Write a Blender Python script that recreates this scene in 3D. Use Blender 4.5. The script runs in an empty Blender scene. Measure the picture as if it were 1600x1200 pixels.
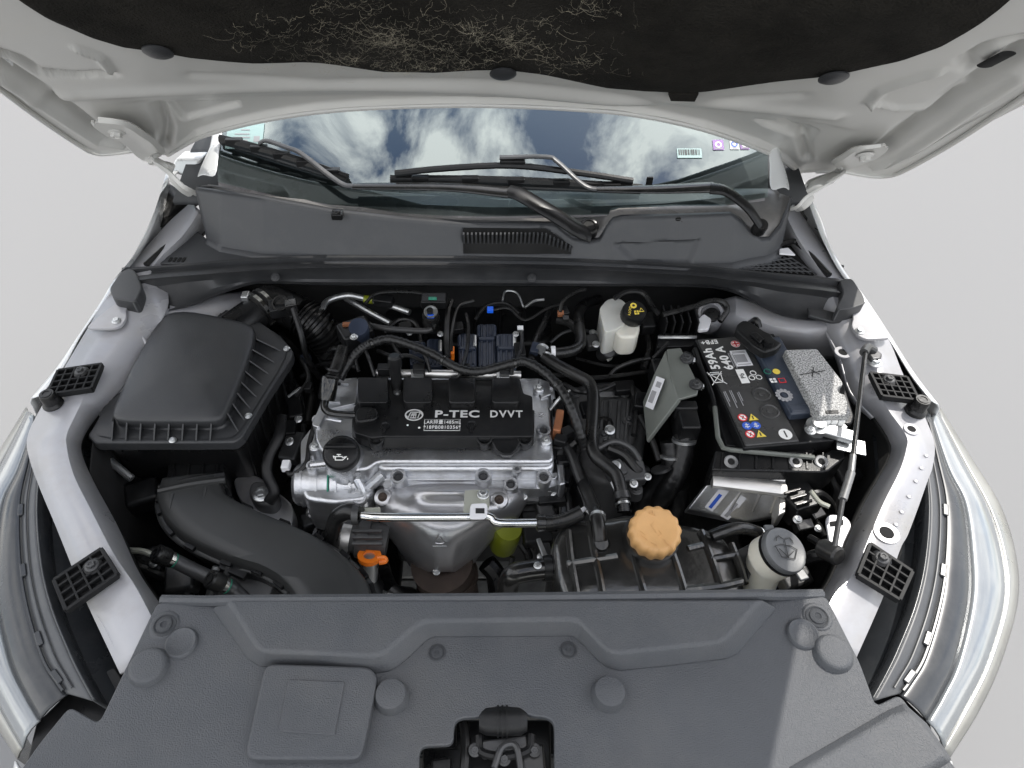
import bpy, bmesh, math, random
from mathutils import Vector, Matrix, noise
random.seed(7)
R = math.radians
scene = bpy.context.scene
C = scene.collection
# ------------------------------------------------------------------ camera
F = 1067.0; CX = 768.0; TH = R(47.0); CAMZ = 1.73
cd = bpy.data.cameras.new('camera'); cam = bpy.data.objects.new('camera', cd); C.objects.link(cam)
cam.location = (0, 0, CAMZ); cam.rotation_euler = (R(90) - TH, 0, 0)
cd.sensor_width = 36; cd.lens = 24.0; cd.shift_x = (800 - CX) / 1600.0
cd.clip_start = 0.02; cd.clip_end = 500
scene.camera = cam
scene.render.resolution_x = 1024; scene.render.resolution_y = 768
# ------------------------------------------------------------------ light
SUN = Vector((0.56, 0.48, 1.0)).normalized()
w = bpy.data.worlds.new('World'); scene.world = w; w.use_nodes = True
nt = w.node_tree; N = nt.nodes; L = nt.links
bg = N['Background']; bg.inputs['Strength'].default_value = 0.15
sky = N.new('ShaderNodeTexSky'); sky.sky_type = 'NISHITA'; sky.sun_disc = False
sky.sun_elevation = math.asin(SUN.z); sky.sun_rotation = math.atan2(SUN.x, SUN.y)
tc = N.new('ShaderNodeTexCoord'); mp = N.new('ShaderNodeMapping'); mp.inputs['Scale'].default_value = (3.2, 2.4, 3.0)
mp.inputs['Location'].default_value = (0.62, 0.45, 0.3)
no = N.new('ShaderNodeTexNoise'); no.inputs['Scale'].default_value = 2.3; no.inputs['Detail'].default_value = 14
no.inputs['Roughness'].default_value = 0.60; no.inputs['Distortion'].default_value = 0.4
rp = N.new('ShaderNodeValToRGB'); rp.color_ramp.elements[0].position = 0.44; rp.color_ramp.elements[1].position = 0.59
mx = N.new('ShaderNodeMix'); mx.data_type = 'RGBA'
L.new(tc.outputs['Generated'], mp.inputs['Vector']); L.new(mp.outputs['Vector'], no.inputs['Vector'])
L.new(no.outputs['Fac'], rp.inputs['Fac']); L.new(rp.outputs['Color'], mx.inputs['Factor'])
L.new(sky.outputs['Color'], mx.inputs['A']); mx.inputs['B'].default_value = (16.6, 16.1, 15.3, 1)
L.new(mx.outputs['Result'], bg.inputs['Color'])
sd = bpy.data.lights.new('sun', 'SUN'); sd.energy = 3.3; sd.angle = R(0.5); sd.color = (1, .96, .9)
so = bpy.data.objects.new('sun', sd); C.objects.link(so); so.rotation_euler = SUN.to_track_quat('Z', 'Y').to_euler()
so.location = (2, 2, 5)
scene.view_settings.view_transform = 'Standard'; scene.view_settings.look = 'None'
scene.view_settings.exposure = 0.46; scene.view_settings.gamma = 1.0

# ------------------------------------------------------------------ projection helpers (photo pixel + real height -> place)
CAM = Vector((0, 0, CAMZ)); FW = Vector((0, math.cos(TH), -math.sin(TH))); UPV = Vector((0, math.sin(TH), math.cos(TH)))
def ray(px, py): return FW + Vector((1, 0, 0)) * ((px - CX) / F) + UPV * ((600 - py) / F)
def U(px, py, z): r = ray(px, py); return CAM + r * ((z - CAMZ) / r.z)
def UY(px, py, y): r = ray(px, py); return CAM + r * (y / r.y)
def UP(px, py, p, n): r = ray(px, py); n = Vector(n); return CAM + r * ((Vector(p) - CAM).dot(n) / r.dot(n))
def US(pts, z=None): return [U(p[0], p[1], p[2] if len(p) > 2 else z) for p in pts]

# ------------------------------------------------------------------ materials
MATS = {}
def mat(name, col, rough=.5, metal=0., spec=.5, ns=0, nv=0., bump=0., bs=300., coat=0., trans=0., ior=1.5, rv=0., dust=0., dcol=(.35,.33,.3), ds=9., sss=0., aniso=0, bd=0.001):
    m = bpy.data.materials.new(name); m.use_nodes = True; n = m.node_tree.nodes; l = m.node_tree.links
    b = n['Principled BSDF']; b.inputs['Roughness'].default_value = rough; b.inputs['Metallic'].default_value = metal
    b.inputs['Specular IOR Level'].default_value = spec; b.inputs['Coat Weight'].default_value = coat; b.inputs['Coat Roughness'].default_value = .08
    b.inputs['Transmission Weight'].default_value = trans; b.inputs['IOR'].default_value = ior
    b.inputs['Base Color'].default_value = (*col, 1)
    if sss: b.inputs['Subsurface Weight'].default_value = sss; b.inputs['Subsurface Radius'].default_value = (.02, .018, .014); b.inputs['Subsurface Scale'].default_value = .5
    t = n.new('ShaderNodeTexCoord')
    cs = None
    if nv or rv:
        a = n.new('ShaderNodeTexNoise'); a.inputs['Scale'].default_value = ns or 14; a.inputs['Detail'].default_value = 6; a.inputs['Roughness'].default_value = .6
        l.new(t.outputs['Object'], a.inputs['Vector'])
    if nv:
        mr = n.new('ShaderNodeMapRange'); mr.inputs['From Min'].default_value = .3; mr.inputs['From Max'].default_value = .7
        mr.inputs['To Min'].default_value = 1 - nv; mr.inputs['To Max'].default_value = 1 + nv; l.new(a.outputs['Fac'], mr.inputs['Value'])
        vm = n.new('ShaderNodeVectorMath'); vm.operation = 'SCALE'; vm.inputs[0].default_value = col; l.new(mr.outputs['Result'], vm.inputs['Scale'])
        cs = vm.outputs['Vector']
    if dust:
        d = n.new('ShaderNodeTexNoise'); d.inputs['Scale'].default_value = ds; d.inputs['Detail'].default_value = 8; d.inputs['Roughness'].default_value = .7
        l.new(t.outputs['Object'], d.inputs['Vector'])
        dr = n.new('ShaderNodeMapRange'); dr.inputs['From Min'].default_value = .48; dr.inputs['From Max'].default_value = .75; dr.inputs['To Max'].default_value = dust
        l.new(d.outputs['Fac'], dr.inputs['Value'])
        mm = n.new('ShaderNodeMix'); mm.data_type = 'RGBA'; mm.inputs['A'].default_value = (*col, 1); mm.inputs['B'].default_value = (*dcol, 1)
        if cs: l.new(cs, mm.inputs['A'])
        l.new(dr.outputs['Result'], mm.inputs['Factor']); cs = mm.outputs['Result']
    if cs: l.new(cs, b.inputs['Base Color'])
    if rv:
        mr2 = n.new('ShaderNodeMapRange'); mr2.inputs['From Min'].default_value = .3; mr2.inputs['From Max'].default_value = .7
        mr2.inputs['To Min'].default_value = max(.03, rough - rv); mr2.inputs['To Max'].default_value = min(1, rough + rv); l.new(a.outputs['Fac'], mr2.inputs['Value']); l.new(mr2.outputs['Result'], b.inputs['Roughness'])
    if bump:
        e = n.new('ShaderNodeTexNoise'); e.inputs['Scale'].default_value = bs; e.inputs['Detail'].default_value = 3; l.new(t.outputs['Object'], e.inputs['Vector'])
        bn = n.new('ShaderNodeBump'); bn.inputs['Strength'].default_value = bump; bn.inputs['Distance'].default_value = bd; l.new(e.outputs['Fac'], bn.inputs['Height']); l.new(bn.outputs['Normal'], b.inputs['Normal'])
    MATS[name] = m; return m
mat('hood_paint', (.50, .495, .475), .42, .15, ns=5, nv=.05, rv=.08, coat=.15, dust=.25, dcol=(.5, .48, .43), ds=7)
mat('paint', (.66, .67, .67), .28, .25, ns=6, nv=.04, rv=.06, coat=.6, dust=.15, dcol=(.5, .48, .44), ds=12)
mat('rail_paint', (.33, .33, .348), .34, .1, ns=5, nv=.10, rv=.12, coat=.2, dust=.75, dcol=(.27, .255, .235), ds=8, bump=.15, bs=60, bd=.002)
mat('cover_plastic', (.062, .066, .073), .44, spec=.42, ns=7, nv=.10, rv=.07, bump=1.0, bs=640, bd=.0011, dust=.3, dcol=(.14, .137, .13), ds=4)
mat('cowl_plastic', (.050, .052, .056), .46, spec=.4, ns=8, nv=.05, rv=.05, bump=.2, bs=700, dust=.12, dcol=(.16, .155, .15), ds=11)
mat('lid_plastic', (.030, .031, .033), .36, spec=.42, ns=12, nv=.12, rv=.06, bump=.35, bs=700, dust=.12, dcol=(.10, .098, .09), ds=9)
mat('black_plastic', (.008, .0082, .0088), .33, spec=.27, ns=15, nv=.3, rv=.1, bump=.2, bs=500, dust=.12, dcol=(.075, .07, .065), ds=22)
mat('duct_plastic', (.036, .037, .037), .4, spec=.4, ns=12, nv=.06, rv=.06, bump=.2, bs=700)
mat('gloss_black', (.008, .008, .008), .20, spec=.6, ns=10, nv=.3, rv=.10, bump=.2, bs=35, bd=.004, dust=.2, dcol=(.09, .085, .08), ds=15)
mat('rubber', (.007, .007, .0072), .31, spec=.4, ns=30, nv=.2, rv=.1, bump=.15, bs=300, dust=.22, dcol=(.10, .096, .09), ds=18)
mat('seal_rubber', (.030, .031, .033), .42, spec=.45, ns=12, nv=.15, rv=.08, bump=.12, bs=250, dust=.2, dcol=(.11, .105, .1), ds=12)
mat('tape', (.009, .009, .0093), .36, spec=.42, ns=60, nv=.3, rv=.1, bump=.5, bs=220)
mat('cast_alu', (.60, .61, .63), .34, .92, ns=16, nv=.16, rv=.10, bump=.5, bs=320, dust=.45, dcol=(.26, .245, .22), ds=24)
mat('mach_alu', (.66, .65, .63), .42, .95, ns=22, nv=.08, rv=.08, bump=.1, bs=300)
mat('shield_metal', (.50, .50, .515), .38, .88, ns=10, nv=.16, rv=.1, bump=.3, bs=40, bd=.005, dust=.45, dcol=(.26, .22, .18), ds=10)
mat('dark_metal', (.06, .061, .063), .4, .5, ns=14, nv=.3, rv=.12, bump=.3, bs=160, dust=.3, dcol=(.11, .10, .09), ds=15)
mat('gear_metal', (.085, .086, .088), .55, .4, ns=14, nv=.3, rv=.1, bump=.3, bs=200, dust=.3, dcol=(.13, .125, .12), ds=15)
mat('chrome', (.75, .75, .73), .14, 1., ns=20, nv=.06, rv=.04)
mat('zinc', (.55, .56, .56), .33, .9, ns=40, nv=.12, rv=.08, bump=.1, bs=300)
mat('zinc_bracket', (.52, .53, .46), .4, .5, ns=20, nv=.08, rv=.06)
mat('olive_steel', (.15, .16, .145), .4, .25, ns=14, nv=.08, rv=.06, bump=.08, bs=300)
mat('rust', (.065, .048, .04), .75, .4, ns=18, nv=.4, rv=.1, bump=.5, bs=140)
mat('white_plastic', (.72, .70, .62), .38, ns=12, nv=.05, sss=.35)
mat('milky_plastic', (.60, .60, .56), .36, ns=12, nv=.08, sss=.4)
mat('tan_cap', (.60, .34, .135), .5, ns=20, nv=.09, rv=.05, bump=.12, bs=400)
mat('grey_cap', (.10, .105, .11), .42, ns=16, nv=.08, rv=.06, bump=.15, bs=500)
mat('orange', (.85, .20, .015), .4, ns=20, nv=.08)
mat('copper', (.33, .13, .06), .5, .4, ns=30, nv=.3)
mat('oil_filter', (.20, .23, .012), .32, .1, ns=14, nv=.12)
mat('green_ring', (.015, .19, .12), .4)
mat('blue_clip', (.01, .12, .75), .4)
mat('navy_plastic', (.026, .034, .055), .38, spec=.5, ns=18, nv=.2, rv=.08, bump=.15, bs=500)
mat('batt_label', (.040, .040, .040), .3, spec=.5, ns=16, nv=.12, rv=.06, dust=.25, dcol=(.12, .115, .11), ds=10)
mat('batt_case', (.035, .045, .065), .34, spec=.5, ns=16, nv=.12, rv=.06, dust=.2, dcol=(.13, .12, .11), ds=16)
mat('print_white', (.78, .78, .76), .5); mat('print_grey', (.30, .30, .31), .5); mat('print_red', (.62, .03, .04), .5); mat('print_blue', (.03, .10, .5), .5)
mat('print_yellow', (.75, .58, .08), .5); mat('print_black', (.02, .02, .02), .5); mat('print_silver', (.56, .56, .55), .45); mat('print_purple', (.22, .10, .33), .4)
mat('paper', (.72, .72, .74), .5, ns=40, nv=.04); mat('paper_mint', (.30, .42, .41), .5)
mat('pad_felt', (.016, .0149, .013), .95, spec=.1, ns=6, nv=.5, bump=1.0, bs=260, bd=.004, dust=.5, dcol=(.034, .031, .026), ds=14)
mat('fiber', (.42, .38, .29), .7, ns=30, nv=.3)
mat('lamp_black', (.030, .033, .037), .25, spec=.5, ns=9, nv=.1, rv=.06, dust=.2, dcol=(.13, .13, .13), ds=14)
mat('lamp_house', (.060, .063, .068), .42, spec=.45, ns=9, nv=.12, rv=.06, dust=.25, dcol=(.16, .16, .155), ds=14)
mat('lens_strip', (.22, .235, .245), .22, .3, spec=.6, ns=7, nv=.08, rv=.05, coat=.7, dust=.25, dcol=(.36, .42, .46), ds=10)
mat('firewall', (.016, .016, .016), .8, spec=.15, ns=12, nv=.3, bump=.3, bs=90)
mat('dash', (.03, .032, .035), .7, ns=10, nv=.15)
mat('seat_cloth', (.10, .12, .14), .9, ns=10, nv=.1)
mat('frit_reflection', (.22, .21, .212), .3, spec=.5, ns=8, nv=.3, rv=.08, dust=.7, dcol=(.40, .37, .36), ds=7)  # the pale dust colour stands in for the hood reflected in the glass
mat('backdrop', (.225, .225, .225), .9, spec=.1)
mat('plank', (.15, .147, .14), .8, ns=25, nv=.35, bump=.5, bs=60, bd=.004)
mat('edge_metal', (.30, .30, .285), .3, .6, ns=9, nv=.15, rv=.1, dust=.3, dcol=(.3, .28, .24), ds=14)
mat('shelf_plastic_sunlit', (.16, .155, .15), .3, spec=.5, ns=9, nv=.25, rv=.08, dust=.5, dcol=(.3, .28, .26), ds=12)  # lightened cowl plastic: sunlight on the shelf put into the colour
mat('bracket_plastic', (.010, .0103, .011), .55, spec=.2, ns=15, nv=.3, bump=.2, bs=500, dust=.2, dcol=(.06, .058, .054), ds=20)
mat('tank_black', (.017, .017, .0165), .2, spec=.9, ns=9, nv=.3, rv=.09, bump=.3, bs=28, bd=.005, dust=.25, dcol=(.08, .075, .068), ds=12)
mat('steel_grey', (.22, .22, .22), .4, .7, ns=20, nv=.2, rv=.1)
# fuse box lid: black grained plastic, its sun glints painted as pale speckle
def speckle(name, c1, c2, sc, lo, hi, rough, bump):
    m = mat(name, c1, rough, bump=bump, bs=sc * .8, bd=.002); n = m.node_tree.nodes; l = m.node_tree.links; b = n['Principled BSDF']
    t = n.new('ShaderNodeTexCoord'); v = n.new('ShaderNodeTexNoise'); v.inputs['Scale'].default_value = sc; v.inputs['Detail'].default_value = 4
    l.new(t.outputs['Object'], v.inputs['Vector']); r = n.new('ShaderNodeValToRGB'); r.color_ramp.elements[0].position = lo; r.color_ramp.elements[1].position = hi
    r.color_ramp.elements[0].color = (*c1, 1); r.color_ramp.elements[1].color = (*c2, 1); l.new(v.outputs['Fac'], r.inputs['Fac']); l.new(r.outputs['Color'], b.inputs['Base Color'])
speckle('fuse_lid_glints', (.10, .10, .10), (.50, .50, .49), 400, .38, .62, .5, .6)
# windshield: reflective tinted glass, thin shell
g = bpy.data.materials.new('windshield_glass'); g.use_nodes = True; n = g.node_tree.nodes; l = g.node_tree.links
n.remove(n['Principled BSDF']); tr = n.new('ShaderNodeBsdfTransparent'); tr.inputs['Color'].default_value = (.62, .72, .70, 1)
gl = n.new('ShaderNodeBsdfGlossy'); gl.inputs['Roughness'].default_value = .002; gl.inputs['Color'].default_value = (.86, .97, 1, 1)
fr = n.new('ShaderNodeFresnel'); fr.inputs['IOR'].default_value = 2.6; ms = n.new('ShaderNodeMixShader')
l.new(fr.outputs['Fac'], ms.inputs['Fac']); l.new(tr.outputs['BSDF'], ms.inputs[1]); l.new(gl.outputs['BSDF'], ms.inputs[2]); l.new(ms.outputs['Shader'], n['Material Output'].inputs['Surface'])
MATS['windshield_glass'] = g

# ------------------------------------------------------------------ geometry helpers
def cat(pts, n=6, closed=False):
    """Catmull-Rom through the points"""
    P = [Vector(p) for p in pts]; out = []; m = len(P)
    rng = range(m if closed else m - 1)
    for i in rng:
        if closed: a, b, c, d = P[(i - 1) % m], P[i], P[(i + 1) % m], P[(i + 2) % m]
        else:
            b, c = P[i], P[i + 1]; a = P[i - 1] if i else b * 2 - c; d = P[i + 2] if i + 2 < m else c * 2 - b
        for k in range(n):
            t = k / n
            out.append(.5 * ((2 * b) + (c - a) * t + (2 * a - 5 * b + 4 * c - d) * t * t + (3 * b - a - 3 * c + d) * t ** 3))
    if not closed: out.append(P[-1])
    return out
def fillet(pts, r, n=4):
    """round the corners of a closed polygon of points"""
    P = [Vector(p) for p in pts]; out = []; m = len(P)
    for i in range(m):
        a, b, c = P[i - 1], P[i], P[(i + 1) % m]
        u = a - b; v = c - b; ru = min(r, u.length * .45); rv = min(r, v.length * .45)
        p0 = b + u.normalized() * ru; p1 = b + v.normalized() * rv
        for k in range(n + 1):
            t = k / n; out.append(p0 * (1 - t) ** 2 + b * 2 * t * (1 - t) + p1 * t * t)
    return out
class MB:
    def __init__(s): s.v = []; s.f = []
    def add(s, vs, fs):
        o = len(s.v); s.v += [Vector(v) for v in vs]; s.f += [tuple(i + o for i in f) for f in fs]; return s
    def box(s, c, size, rot=None, top=1.0):
        c = Vector(c); sx, sy, sz = [a / 2 for a in size]; M = rot or Matrix.Identity(3)
        vs = [c + M @ Vector((x * sx * (top if z > 0 else 1), y * sy * (top if z > 0 else 1), z * sz)) for z in (-1, 1) for x, y in ((-1, -1), (1, -1), (1, 1), (-1, 1))]
        return s.add(vs, [(3, 2, 1, 0), (4, 5, 6, 7), (0, 1, 5, 4), (1, 2, 6, 5), (2, 3, 7, 6), (3, 0, 4, 7)])
    def prism(s, top, down, bot=None):
        n = len(top); top = [Vector(p) for p in top]
        if (sum(((top[i].x - top[0].x) * (top[(i + 1) % n].y - top[0].y) - (top[(i + 1) % n].x - top[0].x) * (top[i].y - top[0].y)) for i in range(n))) < 0:
            top = top[::-1]; bot = bot[::-1] if bot else None
        b = [Vector(p) for p in bot] if bot else [p + Vector(down) for p in top]
        return s.add(top + b, [tuple(range(n)), tuple(range(2 * n - 1, n - 1, -1))] + [(i, i + n, (i + 1) % n + n, (i + 1) % n) for i in range(n)])
    def tube(s, pts, r, seg=10, n=6, cap=True, smooth=True, rf=None, flat=1.0):
        P = cat(pts, n) if smooth and len(pts) > 2 else [Vector(p) for p in pts]
        m = len(P); T = [(P[min(i + 1, m - 1)] - P[max(i - 1, 0)]).normalized() for i in range(m)]
        u = T[0].orthogonal().normalized()
        if abs(T[0].z) < .95: u = T[0].cross(Vector((0, 0, 1))).normalized()
        vs = []; fs = []
        for i in range(m):
            u = (u - T[i] * u.dot(T[i])).normalized(); w_ = T[i].cross(u)
            rr = r(i / (m - 1)) if callable(r) else (r[0] + (r[1] - r[0]) * i / (m - 1) if isinstance(r, tuple) else r)
            if rf: rr *= rf(i)
            for k in range(seg):
                a = 2 * math.pi * k / seg; vs.append(P[i] + u * math.cos(a) * rr + w_ * math.sin(a) * rr * flat)
        for i in range(m - 1):
            for k in range(seg): fs.append((i * seg + k, i * seg + (k + 1) % seg, (i + 1) * seg + (k + 1) % seg, (i + 1) * seg + k))
        if cap: fs += [tuple(range(seg - 1, -1, -1)), tuple((m - 1) * seg + k for k in range(seg))]
        return s.add(vs, fs)
    def lathe(s, prof, o, ax=(0, 0, 1), seg=24, rf=None, sx=1.0):
        """prof: (radius, height) list; first/last radius 0 closes"""
        ax = Vector(ax).normalized(); u = ax.orthogonal().normalized() if abs(ax.x) > .9 or abs(ax.z) < .9 else (Vector((1, 0, 0)) - ax * ax.x).normalized()
        v = ax.cross(u); o = Vector(o); vs = []; fs = []
        for j, (r, h) in enumerate(prof):
            for k in range(seg):
                a = 2 * math.pi * k / seg; rr = r * (rf(k, j) if rf else 1); vs.append(o + ax * h + u * math.cos(a) * rr * sx + v * math.sin(a) * rr)
        m = len(prof)
        for j in range(m - 1):
            for k in range(seg): fs.append((j * seg + k, j * seg + (k + 1) % seg, (j + 1) * seg + (k + 1) % seg, (j + 1) * seg + k))
        fs += [tuple(range(seg - 1, -1, -1)), tuple((m - 1) * seg + k for k in range(seg))]
        return s.add(vs, fs)
    def grid(s, rows, closed=False):
        n = len(rows[0]); m = len(rows); vs = [p for r_ in rows for p in r_]; fs = []
        for j in range(m - 1):
            for i in range(n if closed else n - 1):
                fs.append((j * n + i, j * n + (i + 1) % n, (j + 1) * n + (i + 1) % n, (j + 1) * n + i))
        return s.add(vs, fs)
    def build(s, name, m, parent=None, bev=0, seg=2, ang=35, sub=0, solid=0, kind=None, off=-1, recalc=True, lim=30):
        me = bpy.data.meshes.new(name); me.from_pydata([tuple(v) for v in s.v], [], s.f)
        if recalc:
            bm = bmesh.new(); bm.from_mesh(me); bmesh.ops.remove_doubles(bm, verts=bm.verts, dist=1e-6); bmesh.ops.recalc_face_normals(bm, faces=bm.faces); bm.to_mesh(me); bm.free()
        me.materials.append(MATS[m]); o = bpy.data.objects.new(name, me); C.objects.link(o)
        me.polygons.foreach_set('use_smooth', [True] * len(me.polygons)); me.set_sharp_from_angle(angle=R(ang))
        if solid: q = o.modifiers.new('solid', 'SOLIDIFY'); q.thickness = solid; q.offset = off
        if sub: q = o.modifiers.new('sub', 'SUBSURF'); q.levels = sub; q.render_levels = sub
        if bev: q = o.modifiers.new('bevel', 'BEVEL'); q.width = bev; q.segments = seg; q.limit_method = 'ANGLE'; q.angle_limit = R(lim); q.harden_normals = True; q.use_clamp_overlap = True
        put(o, parent)
        if kind: o['kind'] = kind
        return o
def put(o, parent, loc=None):
    l_ = Vector(loc) if loc is not None else Vector((0, 0, 0))
    if parent is not None:
        o.parent = parent; o.location = l_ - Vector(parent.get('_w', (0, 0, 0)))
    else: o.location = l_
def thing(name, label, cat_, loc, group=None):
    o = bpy.data.objects.new(name, None); C.objects.link(o); o.location = loc; o.empty_display_size = .03; o['_w'] = [float(a) for a in loc]
    o['label'] = label; o['category'] = cat_
    if group: o['group'] = group
    return o
def tag(o, label, cat_, group=None):
    o['label'] = label; o['category'] = cat_
    if group: o['group'] = group
    return o
def slab(name, pts, z, h, m, parent=None, bev=.002, rnd=0, **k):
    t = US(pts, z); t = fillet(t, rnd) if rnd else t
    return MB().prism(t, (0, 0, -h)).build(name, m, parent, bev=bev, **k)
def struct(o): o['kind'] = 'structure'; return o
_sh = {}
def shared(key, mk, m):
    if key not in _sh:
        mb = mk(); me = bpy.data.meshes.new(key); me.from_pydata([tuple(v) for v in mb.v], [], mb.f); me.materials.append(MATS[m])
        bm = bmesh.new(); bm.from_mesh(me); bmesh.ops.recalc_face_normals(bm, faces=bm.faces); bm.to_mesh(me); bm.free()
        me.polygons.foreach_set('use_smooth', [True] * len(me.polygons)); me.set_sharp_from_angle(angle=R(35)); _sh[key] = me
    return _sh[key]
def inst(name, me, parent, loc, ax=(0, 0, 1), s=1.0, spin=0.):
    o = bpy.data.objects.new(name, me); C.objects.link(o); q = Vector(ax).normalized().to_track_quat('Z', 'Y')
    o.rotation_euler = (q.to_matrix() @ Matrix.Rotation(spin, 3, 'Z')).to_euler(); o.scale = (s, s, s); put(o, parent, loc); return o
def hexbolt():
    b = MB(); b.lathe([(0, 0), (1.5, 0), (1.5, .25), (1.25, .42), (0, .42)], (0, 0, 0), seg=20)
    b.lathe([(.98, .4), (.98, 1.0), (.85, 1.12), (.5, 1.12), (.42, .95), (0, .95)], (0, 0, 0), seg=6); return b
def bolt(parent, p, r=.006, ax=(0, 0, 1), m='zinc', name='bolt'):
    return inst(name, shared('bolt_' + m, hexbolt, m), parent, p, ax, r, random.random())
def clipcap():
    b = MB(); b.lathe([(0, 0), (1.5, 0), (1.5, .12), (1.32, .2), (1.25, .1), (1.05, .1), (1.0, .28), (.8, .36), (.45, .34), (.4, .24), (0, .24)], (0, 0, 0), seg=28); return b
def clip(parent, p, r=.008, ax=(0, 0, 1), m='black_plastic', name='clip'):
    return inst(name, shared('clip_' + m, clipcap, m), parent, p, ax, r)
def ring(name, m, parent, c, ax, r, t, h=None, seg=24):
    """flat clamp band / washer"""
    h = h or t; return MB().lathe([(r - t, -h / 2), (r, -h / 2), (r, h / 2), (r - t, h / 2), (r - t, -h / 2)], c, ax, seg).build(name, m, parent)
_fd = {}
def text(s, m, parent, o, xd, yd, size, depth=.0006, name='lettering', align='CENTER', bold=0, lift=.0006, sx=1.0, sp=1.1):
    """lettering laid on a face: o centre, xd/yd reading and up directions"""
    cu = bpy.data.curves.new('t', 'FONT'); cu.body = s; cu.size = size; cu.extrude = depth / 2; cu.align_x = align; cu.align_y = 'CENTER'; cu.offset = bold; cu.resolution_u = 3; cu.space_character = sp
    t = bpy.data.objects.new('t', cu); C.objects.link(t); dg = bpy.context.evaluated_depsgraph_get(); me = bpy.data.meshes.new_from_object(t.evaluated_get(dg))
    bpy.data.objects.remove(t); bpy.data.curves.remove(cu)
    xd = Vector(xd).normalized(); z = xd.cross(Vector(yd)).normalized(); yd = z.cross(xd)
    M = Matrix((xd * sx, yd, z)).transposed().to_4x4(); me.transform(Matrix.Translation(Vector(o) + z * lift) @ M)
    me.materials.clear(); me.materials.append(MATS[m]); q = bpy.data.objects.new(name, me); C.objects.link(q); put(q, parent); return q
class Frame:
    """a flat local frame on a surface: at(u,v) gives a point"""
    def __init__(s, o, x, y): s.o = Vector(o); s.x = Vector(x).normalized(); s.z = s.x.cross(Vector(y)).normalized(); s.y = s.z.cross(s.x)
    def at(s, u, v, h=0.): return s.o + s.x * u + s.y * v + s.z * h
    def rect(s, u, v, w_, h_, lift=.0008): return [s.at(u - w_ / 2, v - h_ / 2, lift), s.at(u + w_ / 2, v - h_ / 2, lift), s.at(u + w_ / 2, v + h_ / 2, lift), s.at(u - w_ / 2, v + h_ / 2, lift)]
    def sheet(s, name, m, parent, u, v, w_, h_, lift=.0008, t=.0004):
        return MB().prism(s.rect(u, v, w_, h_, lift), -s.z * t).build(name, m, parent)
    def disc(s, name, m, parent, u, v, r, lift=.0012, t=.0004, r2=0, sy=1.0, seg=28, a0=0):
        o = [s.at(u + math.cos(a0 + 2 * math.pi * k / seg) * r, v + math.sin(a0 + 2 * math.pi * k / seg) * r * sy, lift) for k in range(seg)]
        if not r2: return MB().prism(o, -s.z * t).build(name, m, parent)
        i_ = [s.at(u + math.cos(a0 + 2 * math.pi * k / seg) * r2, v + math.sin(a0 + 2 * math.pi * k / seg) * r2 * sy, lift) for k in range(seg)]
        dn = s.z * t; return MB().grid([o, i_, [p - dn for p in i_], [p - dn for p in o], o], closed=True).build(name, m, parent)
    def lines(s, name, m, parent, segs, wd, lift=.0012, t=.0004):
        b = MB()
        for (x0, y0), (x1, y1) in segs:
            d = Vector((x1 - x0, y1 - y0)); e = d.normalized(); pn = Vector((-e.y, e.x)) * wd / 2; e = e * wd * .3
            q = [s.at(x0 - e.x + pn.x, y0 - e.y + pn.y, lift), s.at(x0 - e.x - pn.x, y0 - e.y - pn.y, lift), s.at(x1 + e.x - pn.x, y1 + e.y - pn.y, lift), s.at(x1 + e.x + pn.x, y1 + e.y + pn.y, lift)]
            b.prism(q, -s.z * t)
        return b.build(name, m, parent)
    def text(s, body, m, parent, u, v, size, ang=0, name='lettering', bold=0, lift=.0012, sx=1.0, depth=.0004, sp=1.1):
        c, sn = math.cos(ang), math.sin(ang); return text(body, m, parent, s.at(u, v), s.x * c + s.y * sn, s.y * c - s.x * sn, size, depth, name, bold=bold, lift=lift, sx=sx, sp=sp)
def boss(b, p, r, h, ax=(0, 0, 1), seg=18, hole=0): # a bolt boss; hole = radius of the bore
    if hole: return b.lathe([(r * 1.12, -h), (r, 0), (r * .94, .001), (hole * 1.08, .001), (hole, -.001), (hole * .9, -.012), (0, -.012)], p, ax, seg)
    return b.lathe([(r * 1.12, -h), (r, 0), (r * .9, .0012), (0, .0012)], p, ax, seg)
# ================================================================== setting
V = Vector
o = struct(MB().grid([[V((-30, -20, -.012)), V((30, -20, -.012))], [V((-30, 40, -.012)), V((30, 40, -.012))]]).build('backdrop_floor', 'backdrop'))
gnd = struct(MB().prism([V((-.96, -2.6, -.006)), V((.96, -2.6, -.006)), V((.96, 3.4, -.006)), V((-.96, 3.4, -.006))], (0, 0, -.004)).build('ground', 'plank'))
pm = None
yy = .2; k = 0
while yy < 1.7:
    wd = random.uniform(.05, .058)
    for (xa, xb) in ((-.94, -.35), (-.345, .3), (.305, .94)):
        o = MB().box((( xa + xb) / 2 + random.uniform(-.002, .002), yy + wd / 2, .003), (xb - xa, wd - .006, .016)).build('plank', 'plank', gnd, bev=.003)
        o.rotation_euler = (random.uniform(-.01, .01), 0, 0); k += 1
    yy += wd
# ================================================================== car body
body = thing('car_body', 'silver white car body around the open engine bay', 'car', (0, 1.0, 0))
def strip(name, m, parent, rows, n=5, solid=.0, sub=0, **k):
    """surface through rows of (px,py,z) points; rows may be smoothed along the strip"""
    W_ = [US(r_) for r_ in rows]; cols = [cat([r_[i] for r_ in W_], n) for i in range(len(W_[0]))]
    return MB().grid([list(q) for q in zip(*cols)]).build(name, m, parent, solid=solid, sub=sub, **k)
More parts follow.
